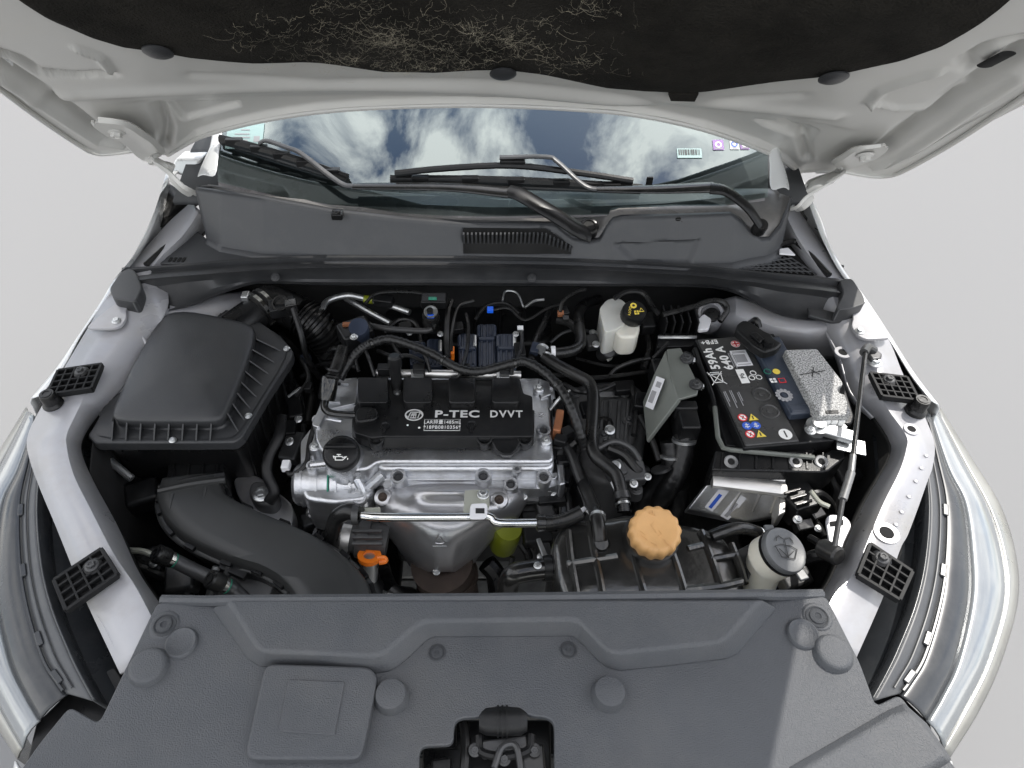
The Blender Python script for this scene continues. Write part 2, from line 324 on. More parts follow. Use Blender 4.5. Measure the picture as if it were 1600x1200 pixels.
# inner aprons (the painted upper rails)
A = .868
left = [[(300, 318, .93), (312, 330, .93), (330, 345, .90), (330, 352, .80)], [(262, 352, .915), (285, 368, .915), (300, 380, .88), (300, 388, .78)], [(213, 408, .90), (238, 418, .90), (262, 430, .87), (262, 436, .75)],
        [(168, 466, .89), (215, 478, .885), (262, 482, .875), (276, 492, .72)], [(139, 514, .88), (188, 530, .875), (226, 548, .862), (240, 566, .68)], [(104, 573, .872), (150, 585, .868), (196, 600, .850), (215, 620, .66)],
        [(67, 637, A), (122, 640, A), (152, 648, .838), (165, 662, .66)], [(45, 683, A), (104, 678, A), (128, 682, .838), (140, 692, .62)], [(47, 717, A), (103, 702, A), (124, 709, .835), (136, 716, .60)],
        [(63, 763, A), (114, 745, A), (143, 755, .835), (156, 760, .58)], [(87, 820, A), (142, 802, A), (180, 824, .832), (192, 828, .56)], [(110, 877, A), (177, 870, A), (211, 893, .83), (223, 896, .56)],
        [(133, 935, A), (213, 925, A), (240, 938, .83), (252, 940, .56)], [(189, 1054, A), (262, 1020, A), (290, 1010, .83), (300, 1010, .56)]]
right = [[(1240, 318, .93), (1226, 332, .93), (1210, 345, .90), (1208, 352, .80)], [(1272, 362, .915), (1250, 378, .915), (1232, 388, .88), (1230, 394, .78)], [(1314, 428, .90), (1290, 436, .90), (1262, 444, .87), (1262, 450, .75)],
        [(1356, 476, .89), (1312, 492, .885), (1282, 500, .86), (1268, 512, .70)], [(1390, 533, .88), (1340, 545, .875), (1312, 556, .855), (1298, 572, .66)], [(1412, 586, .872), (1362, 598, .868), (1330, 612, .845), (1316, 628, .64)],
        [(1443, 647, A), (1388, 640, A), (1366, 652, .838), (1352, 664, .64)], [(1460, 691, A), (1416, 680, A), (1390, 690, .838), (1378, 698, .60)], [(1458, 727, A), (1416, 704, A), (1390, 714, .835), (1378, 720, .58)],
        [(1449, 753, A), (1405, 738, A), (1375, 744, .835), (1362, 750, .56)], [(1436, 790, A), (1381, 786, A), (1348, 792, .835), (1336, 796, .56)], [(1419, 835, A), (1359, 838, A), (1322, 850, .832), (1310, 852, .56)],
        [(1407, 858, A), (1334, 896, A), (1300, 902, .83), (1290, 904, .56)], [(1383, 926, A), (1300, 935, A), (1280, 938, .83), (1270, 940, .56)], [(1337, 1031, A), (1270, 1010, A), (1255, 1005, .83), (1245, 1004, .56)]]
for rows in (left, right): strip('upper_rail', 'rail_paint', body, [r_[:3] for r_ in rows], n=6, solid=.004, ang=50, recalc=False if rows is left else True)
def midp(a, b_, f): return tuple(p + (q - p) * f for p, q in zip(a, b_))
for rows in (left, right):
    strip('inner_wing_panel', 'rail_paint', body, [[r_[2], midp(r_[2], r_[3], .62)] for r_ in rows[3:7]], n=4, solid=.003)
    strip('inner_wing_liner', 'firewall', body, [[midp(r_[2], r_[3], .6), r_[3]] for r_ in rows[3:7]], n=3, solid=.002)
    strip('inner_wing_liner', 'firewall', body, [r_[2:] for r_ in rows[:4]], n=3, solid=.003); strip('inner_wing_liner', 'firewall', body, [r_[2:] for r_ in rows[6:]], n=3, solid=.003)
for q_ in ([(1352, 612, .80), (1374, 640, .80), (1392, 660, .80)], [(150, 640, .815), (168, 612, .82), (186, 596, .825), (200, 606, .815)]): MB().tube([U(*p) for p in q_], .006, 8, 5).build('pressed_bead', 'rail_paint', body)
# outer fenders
fl = [[(300, 250, .97), (262, 262, .965), (250, 275, .80)], [(262, 285, .955), (244, 322, .95), (236, 338, .78)], [(246, 335, .94), (228, 360, .935), (219, 382, .76)], [(226, 383, .92), (206, 402, .92), (191, 419, .74)], [(200, 420, .905), (178, 437, .90), (168, 450, .72)],
      [(172, 460, .895), (158, 470, .89), (147, 482, .70)], [(130, 517, .88), (118, 530, .872), (104, 545, .68)], [(98, 575, .86), (88, 574, .855), (68, 590, .66)], [(62, 618, .85), (48, 622, .84), (30, 640, .64)]]
frr = [[(1230, 262, .97), (1254, 280, .965), (1262, 290, .80)], [(1256, 300, .955), (1268, 312, .95), (1276, 322, .78)], [(1272, 338, .94), (1283, 342, .935), (1291, 360, .76)], [(1288, 380, .92), (1297, 385, .92), (1306, 396, .74)], [(1316, 428, .905), (1322, 425, .90), (1330, 438, .72)],
       [(1344, 462, .895), (1352, 464, .89), (1362, 476, .70)], [(1390, 530, .88), (1390, 521, .872), (1400, 534, .68)], [(1424, 586, .86), (1430, 584, .855), (1442, 596, .66)], [(1456, 626, .85), (1467, 632, .84), (1480, 645, .64)]]
for rows, sg in ((fl, -1), (frr, 1)):
    cs_ = []
    for r_ in rows:
        p0_, p1_ = U(*r_[0]), U(*r_[1]); cs_.append([p0_, p1_, p1_ + V((sg * .008, 0, -.012)), p1_ + V((sg * .016, 0, -.08)), p1_ + V((sg * .02, 0, -.24)), p1_ + V((sg * .0, 0, -.42))])
    MB().grid([list(q) for q in zip(*[cat([c[i] for c in cs_], 6) for i in range(6)])]).build('fender', 'paint', body, solid=.002, ang=60)
bl_ = cat([U(22, 1190, .775), V((-.46, .10, .76)), V((-.25, .05, .76)), V((0, .035, .76)), V((.25, .05, .76)), V((.46, .10, .76)), U(1488, 1190, .775)], 8)
MB().grid([bl_, [p + V((p.x * .03, -.03, -.05)) for p in bl_], [p + V((p.x * .04, -.04, -.25)) for p in bl_], [p + V((0, .02, -.48)) for p in bl_]]).build('bumper', 'paint', body, solid=.003, ang=60)
# black drain gaps between wing and rail
strip('wing_gap_seal', 'rubber', body, [[(262, 285, .925), (312, 318, .90)], [(225, 383, .90), (262, 352, .885)], [(204, 410, .88), (213, 408, .87)]], n=4, solid=.002)
strip('wing_gap_seal', 'rubber', body, [[(172, 462, .86), (168, 478, .86)], [(130, 517, .85), (142, 516, .85)], [(96, 577, .84), (108, 575, .84)], [(62, 618, .82), (72, 638, .82)]], n=4, solid=.002)
strip('wing_gap_seal', 'rubber', body, [[(1258, 300, .925), (1228, 322, .90)], [(1290, 380, .90), (1272, 362, .885)], [(1318, 432, .88), (1306, 424, .87)]], n=4, solid=.002)
strip('wing_gap_seal', 'rubber', body, [[(1345, 465, .86), (1352, 476, .86)], [(1392, 530, .85), (1385, 535, .85)], [(1426, 586, .84), (1410, 588, .84)], [(1458, 626, .82), (1440, 650, .82)]], n=4, solid=.002)
# hinge bracket plates bolted on the rails behind the seal ends
for pts, bp in (([(168, 482), (200, 462), (206, 470), (196, 482), (198, 496), (190, 508), (178, 513), (132, 513)], (182, 502)), ([(1330, 478), (1356, 472), (1394, 528), (1352, 530), (1338, 522), (1330, 508), (1334, 498)], (1343, 518))):
    p = slab('wing_plate', pts, .893, .006, 'rail_paint', body, rnd=.012, bev=.0015); bolt(p, U(*bp, .893), .0055)
# strut tower tops and firewall
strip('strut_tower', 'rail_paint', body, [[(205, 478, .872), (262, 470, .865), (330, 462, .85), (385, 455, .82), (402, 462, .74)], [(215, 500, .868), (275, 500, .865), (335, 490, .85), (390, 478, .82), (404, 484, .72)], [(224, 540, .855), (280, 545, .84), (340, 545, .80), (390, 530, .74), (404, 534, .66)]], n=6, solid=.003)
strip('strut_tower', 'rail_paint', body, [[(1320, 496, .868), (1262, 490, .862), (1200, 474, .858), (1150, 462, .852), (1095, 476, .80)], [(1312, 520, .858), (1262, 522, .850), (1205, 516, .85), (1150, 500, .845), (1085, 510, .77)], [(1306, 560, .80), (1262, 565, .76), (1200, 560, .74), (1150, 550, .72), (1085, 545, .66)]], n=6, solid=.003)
MB().grid([[V((-.72, 1.13, .875)), V((.72, 1.13, .875))], [V((-.72, 1.16, .62)), V((.72, 1.16, .62))], [V((-.72, 1.10, .40)), V((.72, 1.10, .40))], [V((-.72, 1.20, .22)), V((.72, 1.20, .22))]]).build('firewall', 'firewall', body, solid=.004)
# dark shields and rails low in the bay; the gap between them shows the ground
for sx, wd_ in ((-.50, .58), (.52, .56)): MB().box((sx, .72, .26), (wd_, .95, .03)).build('splash_shield', 'firewall', body, bev=.004)
for sx in (-1, 1): MB().grid([[V((sx * x_, y_, z_)) for y_, x_ in ((.40, .52), (.5, .60), (.75, .68), (1.0, .66), (1.2, .64))] for z_ in (.832, .5, .2)]).build('wheel_house', 'firewall', body, solid=.003)
MB().box((0, .93, .28), (1.35, .07, .08)).build('subframe', 'dark_metal', body, bev=.01)
for sx in (-1, 1): MB().box((sx * .46, .72, .45), (.09, .95, .12)).build('frame_rail', 'dark_metal', body, bev=.01)
MB().box((0, .30, .62), (1.02, .05, .07)).build('radiator_support', 'black_plastic', body, bev=.006)
for sx in (-1, 1): MB().box((sx * .50, .33, .50), (.05, .05, .30)).build('radiator_support_leg', 'black_plastic', body, bev=.006)
for sg in (0, 1):  # dark fillers added so the gaps beside the front cover read dark
    q_ = (lambda x: 1510 - x) if sg == 0 else (lambda x: x)
    slab('dark_filler', [(q_(x), y_) for x, y_ in ((1470, 1190), (1455, 1130), (1410, 1086), (1372, 1060), (1330, 1040), (1290, 1100), (1330, 1260), (1480, 1260))], .800, .05, 'black_plastic', body, bev=.004)
# A-pillars, roof edge
# ================================================================== hood
hood = thing('hood', 'raised silver white car hood seen from underneath', 'hood', (0, 1.27, 1.04))
HN = V((0, 1, 1)).normalized(); HC = .05; HK = -.035
def hoff(x): return HC * max(-.3, 1 - (x / .80) ** 2) + HK * x / math.sqrt(2)
def HS(x, s, h=0.):
    return V((x, 1.269 - s * .70711, 1.045 + s * .70711)) + HN * (hoff(x) - h)
def HI(px, py):
    off = 0.; r_ = ray(px, py)
    for _ in range(10):
        t = (2.314 + off * math.sqrt(2) - CAMZ) / (r_.y + r_.z); p = CAM + r_ * t; off = hoff(p.x)
    y = p.y - off * .70711; return (p.x, (1.269 - y) * math.sqrt(2))
def HP(px, py, h=0.): return HS(*HI(px, py), h)
rear_px = [(128, 228), (140, 235), (158, 239), (185, 237), (212, 234), (240, 238), (262, 240), (285, 226), (310, 213), (350, 200), (420, 184), (500, 172), (600, 165), (750, 162), (900, 168), (1000, 178), (1100, 200), (1180, 228), (1225, 250), (1250, 268), (1275, 266), (1315, 266), (1345, 271), (1370, 274), (1395, 272), (1415, 264)]
rear = sorted(HI(*p) for p in rear_px)
eL = [HI(*p) for p in ((128, 228), (100, 210), (50, 175), (0, 137))] + [(-.74, .45), (-.68, .75), (-.60, 1.02)]
eR = [HI(*p) for p in ((1415, 264), (1500, 215), (1600, 148))] + [(.81, .45), (.79, .75), (.755, 1.02)]
def interp(tab, x):
    if x <= tab[0][0]: return tab[0][1]
    for (a, fa), (b, fb) in zip(tab, tab[1:]):
        if x <= b: return fa + (fb - fa) * (x - a) / (b - a + 1e-9)
    return tab[-1][1]
tL = sorted(eL); tR = sorted(eR)
def smax(x):
    if x < -.60: return interp(tL, x)
    if x > .755: return interp(tR, x)
    return 1.02 + .05 * (1 - (x / .6) ** 2)
def pdist(p, line):
    d = 9
    for a, b in zip(line, line[1:]):
        ax, ay = a; bx, by = b; t = ((p[0] - ax) * (bx - ax) + (p[1] - ay) * (by - ay)) / ((bx - ax) ** 2 + (by - ay) ** 2 + 1e-12); t = min(1, max(0, t))
        d = min(d, math.hypot(p[0] - ax - t * (bx - ax), p[1] - ay - t * (by - ay)))
    return d
def inside(p, poly):
    c = False; j = len(poly) - 1
    for i in range(len(poly)):
        if (poly[i][1] > p[1]) != (poly[j][1] > p[1]) and p[0] < (poly[j][0] - poly[i][0]) * (p[1] - poly[i][1]) / (poly[j][1] - poly[i][1]) + poly[i][0]: c = not c
        j = i
    return c
def hl(*pts): return [HI(*p) for p in pts]
crease = hl((100, 168), (165, 163), (300, 156), (420, 153), (560, 152), (750, 154), (900, 159), (1100, 172), (1230, 188), (1330, 204), (1400, 210))
beads = [ # px line, height, width (m)
    (hl((0, 100), (60, 138), (110, 172), (150, 203), (178, 216), (205, 220)), -.016, .014), (hl((0, 122), (60, 160), (110, 194), (150, 220), (190, 226)), .008, .010),
    (hl((1600, 78), (1540, 120), (1480, 160), (1420, 202), (1370, 240), (1330, 255)), -.018, .018), (hl((1600, 118), (1530, 162), (1460, 212), (1410, 246), (1370, 260)), .008, .012),
    (hl((250, 172), (262, 205), (258, 228)), -.012, .012), (hl((1220, 200), (1252, 222), (1262, 250)), -.012, .012),
    (hl((0, 82), (30, 92), (60, 112), (120, 118), (172, 116)), -.009, .010), (hl((120, 75), (155, 88), (172, 110)), .007, .007), (hl((1600, 60), (1545, 72), (1510, 92), (1512, 108)), -.010, .010),
    (hl((1362, 158), (1378, 140), (1410, 128), (1470, 110)), .007, .008), (hl((1362, 158), (1400, 168), (1450, 166), (1500, 146)), .006, .008),
    (hl((60, 152), (300, 140), (520, 134), (760, 140), (950, 158), (1100, 160), (1300, 180)), .006, .02), (hl((300, 118), (500, 128), (760, 128), (1050, 162), (1250, 150)), -.004, .014)]
pans = [(hl((263, 170), (372, 168), (374, 176), (292, 196), (284, 194)), -.011, .004), (hl((1180, 196), (1262, 206), (1276, 210), (1262, 226), (1250, 226), (1196, 206)), -.011, .004)]
def relief(x, s):
    h = 0.
    for ln, a, wd in beads:
        d = pdist((x, s), ln)
        if d < wd * 3: h += 1.35 * a * math.exp(-(d / (wd * .85)) ** 2)
    for pl, a, wd in pans:
        d = pdist((x, s), pl + pl[:1]); d = d if inside((x, s), pl) else -d
        h += a * min(1, max(0, .5 + d / wd / 2))
    if -.66 < x < .66:
        d = interp(sorted(crease), x) - s; fade = min(1, max(0, (.66 - abs(x)) / .08)); h += -.011 * fade / (1 + math.exp(-d / .0028))
    else: pass
    sm = min(1, max(0, s - interp(rear, x)) / .016); sm = sm * sm * (3 - 2 * sm)
    return h * sm + .004 * (1 - sm)
NX, NS = 400, 160
xs = [-1 + 2 * i / NX for i in range(NX + 1)]
x0, x1 = eL[0][0], eR[0][0]
rows = []
for j in range(NS + 1):
    v_ = (j / NS) ** 1.35; row = []
    for u_ in xs:
        x = x0 + (x1 - x0) * (u_ * .5 + .5); a = interp(rear, x); b = max(smax(x), a + .002); s_ = a + (b - a) * v_
        row.append(HS(x, s_, relief(x, s_)))
    rows.append(row)
MB().grid(rows).build('inner_panel', 'hood_paint', hood, ang=70)
rows = [[HS(p.x, 0, 0) for p in rows[0]]] and [[p + HN * .02 for p in r_[::8]] for r_ in rows[::8]]
MB().grid(rows).build('outer_skin', 'paint', hood, solid=.002, ang=70)
# hem joining the two skins along the rear and side edges
edge = [HP(*p, .002) for p in [(-40, 108), (0, 137), (50, 175), (100, 210)] + rear_px[:6]]
MB().tube(edge, .005, 8, 4).build('hem', 'hood_paint', hood)
MB().tube([HP(*p, .002) for p in rear_px[20:] + [(1450, 245), (1500, 215), (1600, 148), (1640, 120)]], .005, 8, 4).build('hem', 'hood_paint', hood)
MB().tube([HP(*p, .003) for p in rear_px[6:20]], .0045, 8, 5).build('hem', 'hood_paint', hood)
# insulation pad
padpx = [(20, -30), (48, 0), (90, 27), (150, 55), (200, 71), (300, 87), (400, 94), (470, 94), (500, 96), (600, 108), (680, 110), (740, 106), (790, 105), (850, 112), (950, 133), (1010, 140), (1060, 142), (1100, 139), (1150, 132), (1300, 113), (1400, 90), (1460, 68), (1500, 45), (1560, 0)]
pe = [HI(*p) for p in padpx]; xa, xb = pe[0][0], pe[-1][0]
rows = []
for j in range(36):
    t = j / 35; row = []
    for i in range(121):
        q = i / 120 * (len(pe) - 1); k = min(int(q), len(pe) - 2); f = q - k
        bx = pe[k][0] + (pe[k + 1][0] - pe[k][0]) * f; bs_ = pe[k][1] + (pe[k + 1][1] - pe[k][1]) * f
        tx = bx * (1 - .10 * t) ; ts = bs_ + (.94 - bs_) * t
        e = min(t * 8, 1, min(i, 120 - i) / 4 + .2); nz = noise.noise(V((tx * 9, ts * 9, 0))) * .003
        row.append(HS(tx, ts, .004 + .014 * e ** .5 + nz - .006 * math.exp(-((t - .45) / .05) ** 2)))
    rows.append(row)
MB().grid(rows).build('insulation_pad', 'pad_felt', hood, ang=80, solid=.004)
MB().prism([HP(*p, .012) for p in ((1044, 136), (1048, 147), (1086, 148), (1092, 136))], HN * .006).build('pad_tab', 'pad_felt', hood, bev=.001)
for (px, py) in ((246, 60), (786, 96), (1303, 101)):
    c = HP(px, py, .018); inst('pad_clip', shared('pad_clip', lambda: MB().lathe([(0, 0), (.021, 0), (.021, .002), (.016, .005), (.008, .0062), (0, .0062)], (0, 0, 0), seg=24), 'lid_plastic'), hood, c, -HN)
MB().tube([HP(1540, 97, .004), HP(1574, 79, .004)], .013, 16, 1, flat=.3).build('drain_slot', 'firewall', hood)
# dry grass fibres stuck to the pad
b = MB(); rng = random.Random(3)
def fibre(px, py, l_, ang):
    x, s_ = HI(px, py); pts = []; a = ang; 
    for k in range(7):
        pts.append(HS(x, s_, .0195 + .006 * math.sin(k * .6) * rng.random())); x += math.cos(a) * l_ / 6; s_ += math.sin(a) * l_ / 6; a += rng.uniform(-.8, .8)
    b.tube(pts, rng.choice((.00003, .00004, .00005, .00006, .00008, .00011)), 3, 1, False, False)
tufts = [(rng.gauss(640, 150), rng.gauss(55, 34)) for _ in range(55)] + [(505, 68), (515, 78), (535, 84), (690, 86), (720, 88), (760, 84), (600, 92), (640, 90), (870, 60), (850, 20), (760, 30), (590, 30)]
spots = [(tx_ + rng.gauss(0, 14), ty_ + rng.gauss(0, 7)) for tx_, ty_ in tufts for _ in range(rng.randint(4, 14))] + [(rng.gauss(660, 150), rng.gauss(45, 36)) for _ in range(420)] + [(rng.uniform(880, 1010), rng.uniform(60, 110)) for _ in range(8)]
for px, py in spots:
    lim = 86 if px < 480 else 92 if px < 560 else 98
    if py < lim and 360 < px < 1010: fibre(px, py, rng.uniform(.006, .035) * (1 if rng.random() > .15 else 1.7), rng.uniform(0, 6.28))
b.build('dry_grass_fibres', 'fiber', hood, kind='stuff', recalc=False)
# hinges
def hinge(pa, pb, holes, m):
    t = V((0, 0, 0)); arm = [HP(*p, q) if q is not None else None for p, q in pa]
    arm = [a if a is not None else U(*pb[0]) for a in arm] + [U(*p) for p in pb[1:]]
    bb = MB(); ww = []
    for i, c in enumerate(arm):
        d = (arm[min(i + 1, len(arm) - 1)] - arm[max(i - 1, 0)]).normalized(); sd_ = d.cross(HN).normalized(); wv = [.012, .034, .038, .032, .034, .026, .015, .013, .012, .012][i]; ww.append([c - sd_ * wv, c - sd_ * wv * .8 - HN * .006, c - sd_ * wv * .2 - HN * .002, c + sd_ * wv * .2 - HN * .002, c + sd_ * wv * .8 - HN * .006, c + sd_ * wv])
    h_ = bb.grid([list(q) for q in zip(*[cat([r_[i] for r_ in ww], 4) for i in range(6)])]).build('hinge', 'hood_paint', hood, solid=.005, ang=50, bev=.001)
    for hp in holes: bolt(h_, HP(*hp, .021), .0105, -HN, 'hood_paint')
    return h_
hinge([((150, 172), .014), ((172, 176), .016), ((195, 192), .016), ((215, 206), .013), ((238, 228), .016)], [None, (255, 250, 1.03), (268, 272, 1.005), (285, 290, .985), (302, 300, .965)], [(181, 187), (238, 232)], 0)
hinge([((1382, 214), .014), ((1362, 218), .016), ((1345, 230), .016), ((1325, 243), .013), ((1300, 260), .016)], [None, (1280, 285, 1.03), (1268, 305, 1.005), (1252, 322, .985), (1238, 326, .965)], [(1352, 224), (1296, 262)], 0)

# ================================================================== windshield
ws = thing('windshield', 'curved tinted windshield reflecting white clouds', 'windshield', (0, 1.2, .98))
WP = V((0, 1.2, .985)); WA = R(27); WN = V((0, -math.sin(WA), math.cos(WA)))
def W(px, py, h=0.): return UP(px, py, WP, WN) + WN * h
cols = []
for x, yb in ((340, 284), (420, 303), (520, 322), (640, 334), (760, 338), (880, 336), (1000, 334), (1100, 326), (1200, 308)):
    a = W(x, yb); b_ = W(x, 150); b2 = V((a.x * .80, 1.95, WP.z + (1.95 - WP.y) * math.tan(WA))); cols.append([a + (b_ - a) * t for t in (0, .25, .5, .75, 1)] + [b_ + (b2 - b_) * t for t in (.33, .66, 1)])
cols = [list(q) for q in zip(*[cat([c[i] for c in cols], 4) for i in range(8)])]
MB().grid(cols).build('glass', 'windshield_glass', ws, ang=80)
for ed in (((300, 284), (316, 272), (342, 288)), ((1240, 306), (1226, 290), (1197, 312))), :
    for (a0, a1, a2), (b0, b1, b2), (c0, c1, c2), far in ((ed[0], ((318, 240), (330, 232), (341, 236)), ((340, 205), (350, 200), (356, 202)), -.66), (ed[1], ((1232, 262), (1220, 250), (1204, 250)), ((1210, 226), (1202, 218), (1194, 220)), .66)):
        rw_ = [[W(*a0, -.006), W(*a1, .008), W(*a2, .003)], [W(*b0, -.006), W(*b1, .008), W(*b2, .003)], [W(*c0, -.006), W(*c1, .008), W(*c2, .003)]]
        rw_.append([V((far * q_, 1.95, WP.z + (1.95 - WP.y) * math.tan(WA) + h_)) for q_, h_ in ((1.08, -.01), (1.04, .012), (.96, .004))])
        MB().grid(rw_).build('windshield_pillar', 'paint', body, solid=.003, ang=70, sub=2)
for pts in (((262, 268), (300, 282), (318, 245), (275, 246)), ((1240, 306), (1262, 292), (1250, 268), (1224, 258))):
    MB().prism([UP(*p, (0, 1.36, 1.0), (0, -1, .35)) for p in pts], (0, .05, -.01)).build('wing_mirror_base', 'paint', body, bev=.008, seg=3)
# ceramic border under the glass; its pale grey paints the hood's reflection
def under(pxs, name='frit_border', m='frit_reflection', h=-.004):
    return MB().grid([[W(*p, h) for p in r_] for r_ in pxs]).build(name, m, ws, ang=80)
under([[(340, 288), (340, 250), (342, 222)], [(420, 308), (420, 280), (420, 232)], [(480, 318), (480, 300), (485, 246)], [(560, 330), (560, 312), (556, 292)], [(660, 337), (660, 326), (660, 318)], [(760, 340), (760, 330), (760, 322)], [(900, 338), (900, 330), (900, 322)], [(1040, 332), (1040, 324), (1040, 316)], [(1196, 312), (1196, 306), (1197, 300)]])
fw = Frame(W(383, 213, .0012), (1, 0, 0), (0, math.cos(WA), math.sin(WA)))
st = fw.sheet('service_sticker', 'paper_mint', ws, 0, 0, .075, .06)

for k, (u_, v_, l_) in enumerate(((0, .014, .018), (-.006, .004, .030), (-.006, -.004, .034), (-.006, -.011, .026))): fw.sheet('print_line', 'print_grey', st, u_, v_, l_, .0028, .0014)
fw.sheet('code_patch', 'print_grey', st, .025, -.008, .012, .014, .0014)
fw = Frame(W(1077, 240, .0012), (1, 0, 0), (0, math.cos(WA), math.sin(WA)))
st = fw.sheet('barcode_sticker', 'paper_mint', ws, 0, 0, .05, .022)
rb = random.Random(5); x = -.021
while x < .021:
    wd = rb.choice((.0009, .0016, .0024)); fw.sheet('bar', 'print_black', st, x, .002, wd, .013, .0014); x += wd + rb.choice((.0011, .0018))
for px, py, m, wd in ((1122, 227, 'print_purple', .022), (1147, 226, 'paper', .018), (1163, 226, 'print_purple', .018)):
    f2 = Frame(W(px, py, .0012), (1, 0, 0), (0, math.cos(WA), math.sin(WA))); st = f2.sheet('registration_sticker', m, ws, 0, 0, wd, .024); f2.disc('seal_print', 'print_white' if m != 'paper' else 'print_blue', st, 0, 0, .007, .0014, r2=.004); f2.sheet('print_line', 'print_grey', st, 0, -.009, wd * .7, .002, .0014)
# cabin behind the glass
cabin = thing('dashboard', 'dark dashboard top behind the windshield glass', 'dashboard', (0, 1.6, .85))
MB().grid([[V((x, 1.24, .955)) for x in (-.66, -.3, 0, .3, .66)], [V((x, 1.40, .985)) for x in (-.66, -.3, 0, .3, .66)], [V((x, 1.62, .99)) for x in (-.66, -.3, 0, .3, .66)], [V((x, 1.70, .93)) for x in (-.66, -.3, 0, .3, .66)], [V((x, 1.70, .60)) for x in (-.66, -.3, 0, .3, .66)]]).build('dash_top', 'dash', cabin, solid=.01, ang=60)
for sx in (-.36, .36):
    s_ = thing('front_seat', 'dark cloth front seat behind the dashboard ' + ('on the oil cap side' if sx < 0 else 'on the battery side'), 'seat', (sx, 2.1, .4))
    MB().box((sx, 2.15, .80), (.46, .14, .62), Matrix.Rotation(-.3, 3, 'X')).build('backrest', 'seat_cloth', s_, bev=.05, seg=4); MB().box((sx, 2.28, 1.20), (.26, .10, .18), Matrix.Rotation(-.25, 3, 'X')).build('headrest', 'seat_cloth', s_, bev=.04, seg=4)
    MB().box((sx, 1.92, .46), (.48, .46, .14)).build('cushion', 'seat_cloth', s_, bev=.05, seg=4)
MB().box((0, 1.95, .16), (1.4, 1.4, .04)).build('cabin_floor', 'dash', body)

# ================================================================== cowl panel and seal
cowl = thing('cowl', 'dark grey plastic cowl panel with vent slots below the windshield', 'cowl', (0, 1.15, .90))
CAW = R(66)
def CF(px, py, bx, by):   # a point of the cowl's steep front face
    p0 = U(bx, by, .902); return UP(px, py, p0, (0, -math.sin(CAW), math.cos(CAW)))
cf = [(304, 296, 322, 372), (345, 302, 345, 385), (410, 311, 410, 396), (512, 330, 512, 402), (620, 342, 620, 404), (719, 350, 719, 404), (800, 351, 800, 405), (868, 352, 868, 407), (880, 362, 880, 408), (895, 374, 895, 408), (921, 380, 921, 409), (938, 376, 938, 410), (948, 358, 948, 410), (958, 345, 958, 411), (972, 341, 972, 411), (1060, 339, 1060, 414), (1144, 336, 1144, 410), (1160, 346, 1160, 406), (1178, 368, 1174, 403), (1190, 376, 1186, 401), (1204, 375, 1198, 399), (1221, 354, 1210, 394), (1238, 312, 1222, 386)]
pk = [(955, 379), (1097, 372), (1080, 411), (985, 410)]; vp = [(722, 354), (852, 354), (893, 382), (893, 399), (722, 399)]
def cdep(px, py):
    d = 0.
    if inside((px, py), pk): d = .022 * min(1, min(pdist((px, py), pk[:2]) / 10, pdist((px, py), [pk[3], pk[0]]) / 22, pdist((px, py), pk[1:3]) / 16))
    if inside((px, py), vp): d = .006 * min(1, pdist((px, py), vp + vp[:1]) / 2)
    return d
cfx = sorted((a[2], a) for a in cf); cols = []; nb = 0
for (xa_, A0), (xb_, B0) in zip(cfx, cfx[1:]):
    m_ = max(1, int((xb_ - xa_) / 3.2))
    for k in range(m_ + (1 if xb_ == cfx[-1][0] else 0)):
        f = k / m_; tx, ty, bx, by = [p + (q - p) * f for p, q in zip(A0, B0)]; b0 = U(bx, by, .902); tp = CF(tx, ty, bx, by); col_ = [b0 + V((0, -.02, -.006))]
        for r_ in range(21):
            q = r_ / 20; p = b0.lerp(tp - V((0, 0, .004)), q); col_.append(p + V((0, cdep(bx + (tx - bx) * q, by + (ty - by) * q), 0)))
        cols.append(col_ + [tp + V((0, .004, -.001)), tp + V((0, .012, 0))])
MB().grid([list(q) for q in zip(*cols)]).build('front_face', 'cowl_plastic', cowl, solid=.003, ang=45)
cols = []
for tx, ty, bx, by in cf:     # the shelf behind the face, running under the glass
    tp = CF(tx, min(ty, 352), bx, by); a = CF(tx, ty, bx, by) + V((0, .011, -.002)); e = V((a.x, max(1.25, a.y + .05), .975)); d_ = V((a.x * .99, 1.34, .985))
    cols.append([a, a.lerp(e, .5) - V((0, 0, .004)), e - V((0, 0, .01)), d_ - V((0, 0, .03))])
MB().grid([list(q) for q in zip(*cols)]).build('shelf', 'shelf_plastic_sunlit', cowl, solid=.002, ang=50)
MB().grid([[W(x, y_, -.002) for x, y_ in ((335, 290), (420, 306), (520, 326), (640, 340), (760, 345), (860, 345))], [CF(x, y_, x, by) + V((0, .012, .001)) for x, y_, by in ((304, 297, 372), (410, 311, 396), (512, 330, 402), (620, 342, 404), (719, 350, 404), (868, 352, 407))]]).build('glass_trim', 'seal_rubber', cowl, solid=.003)
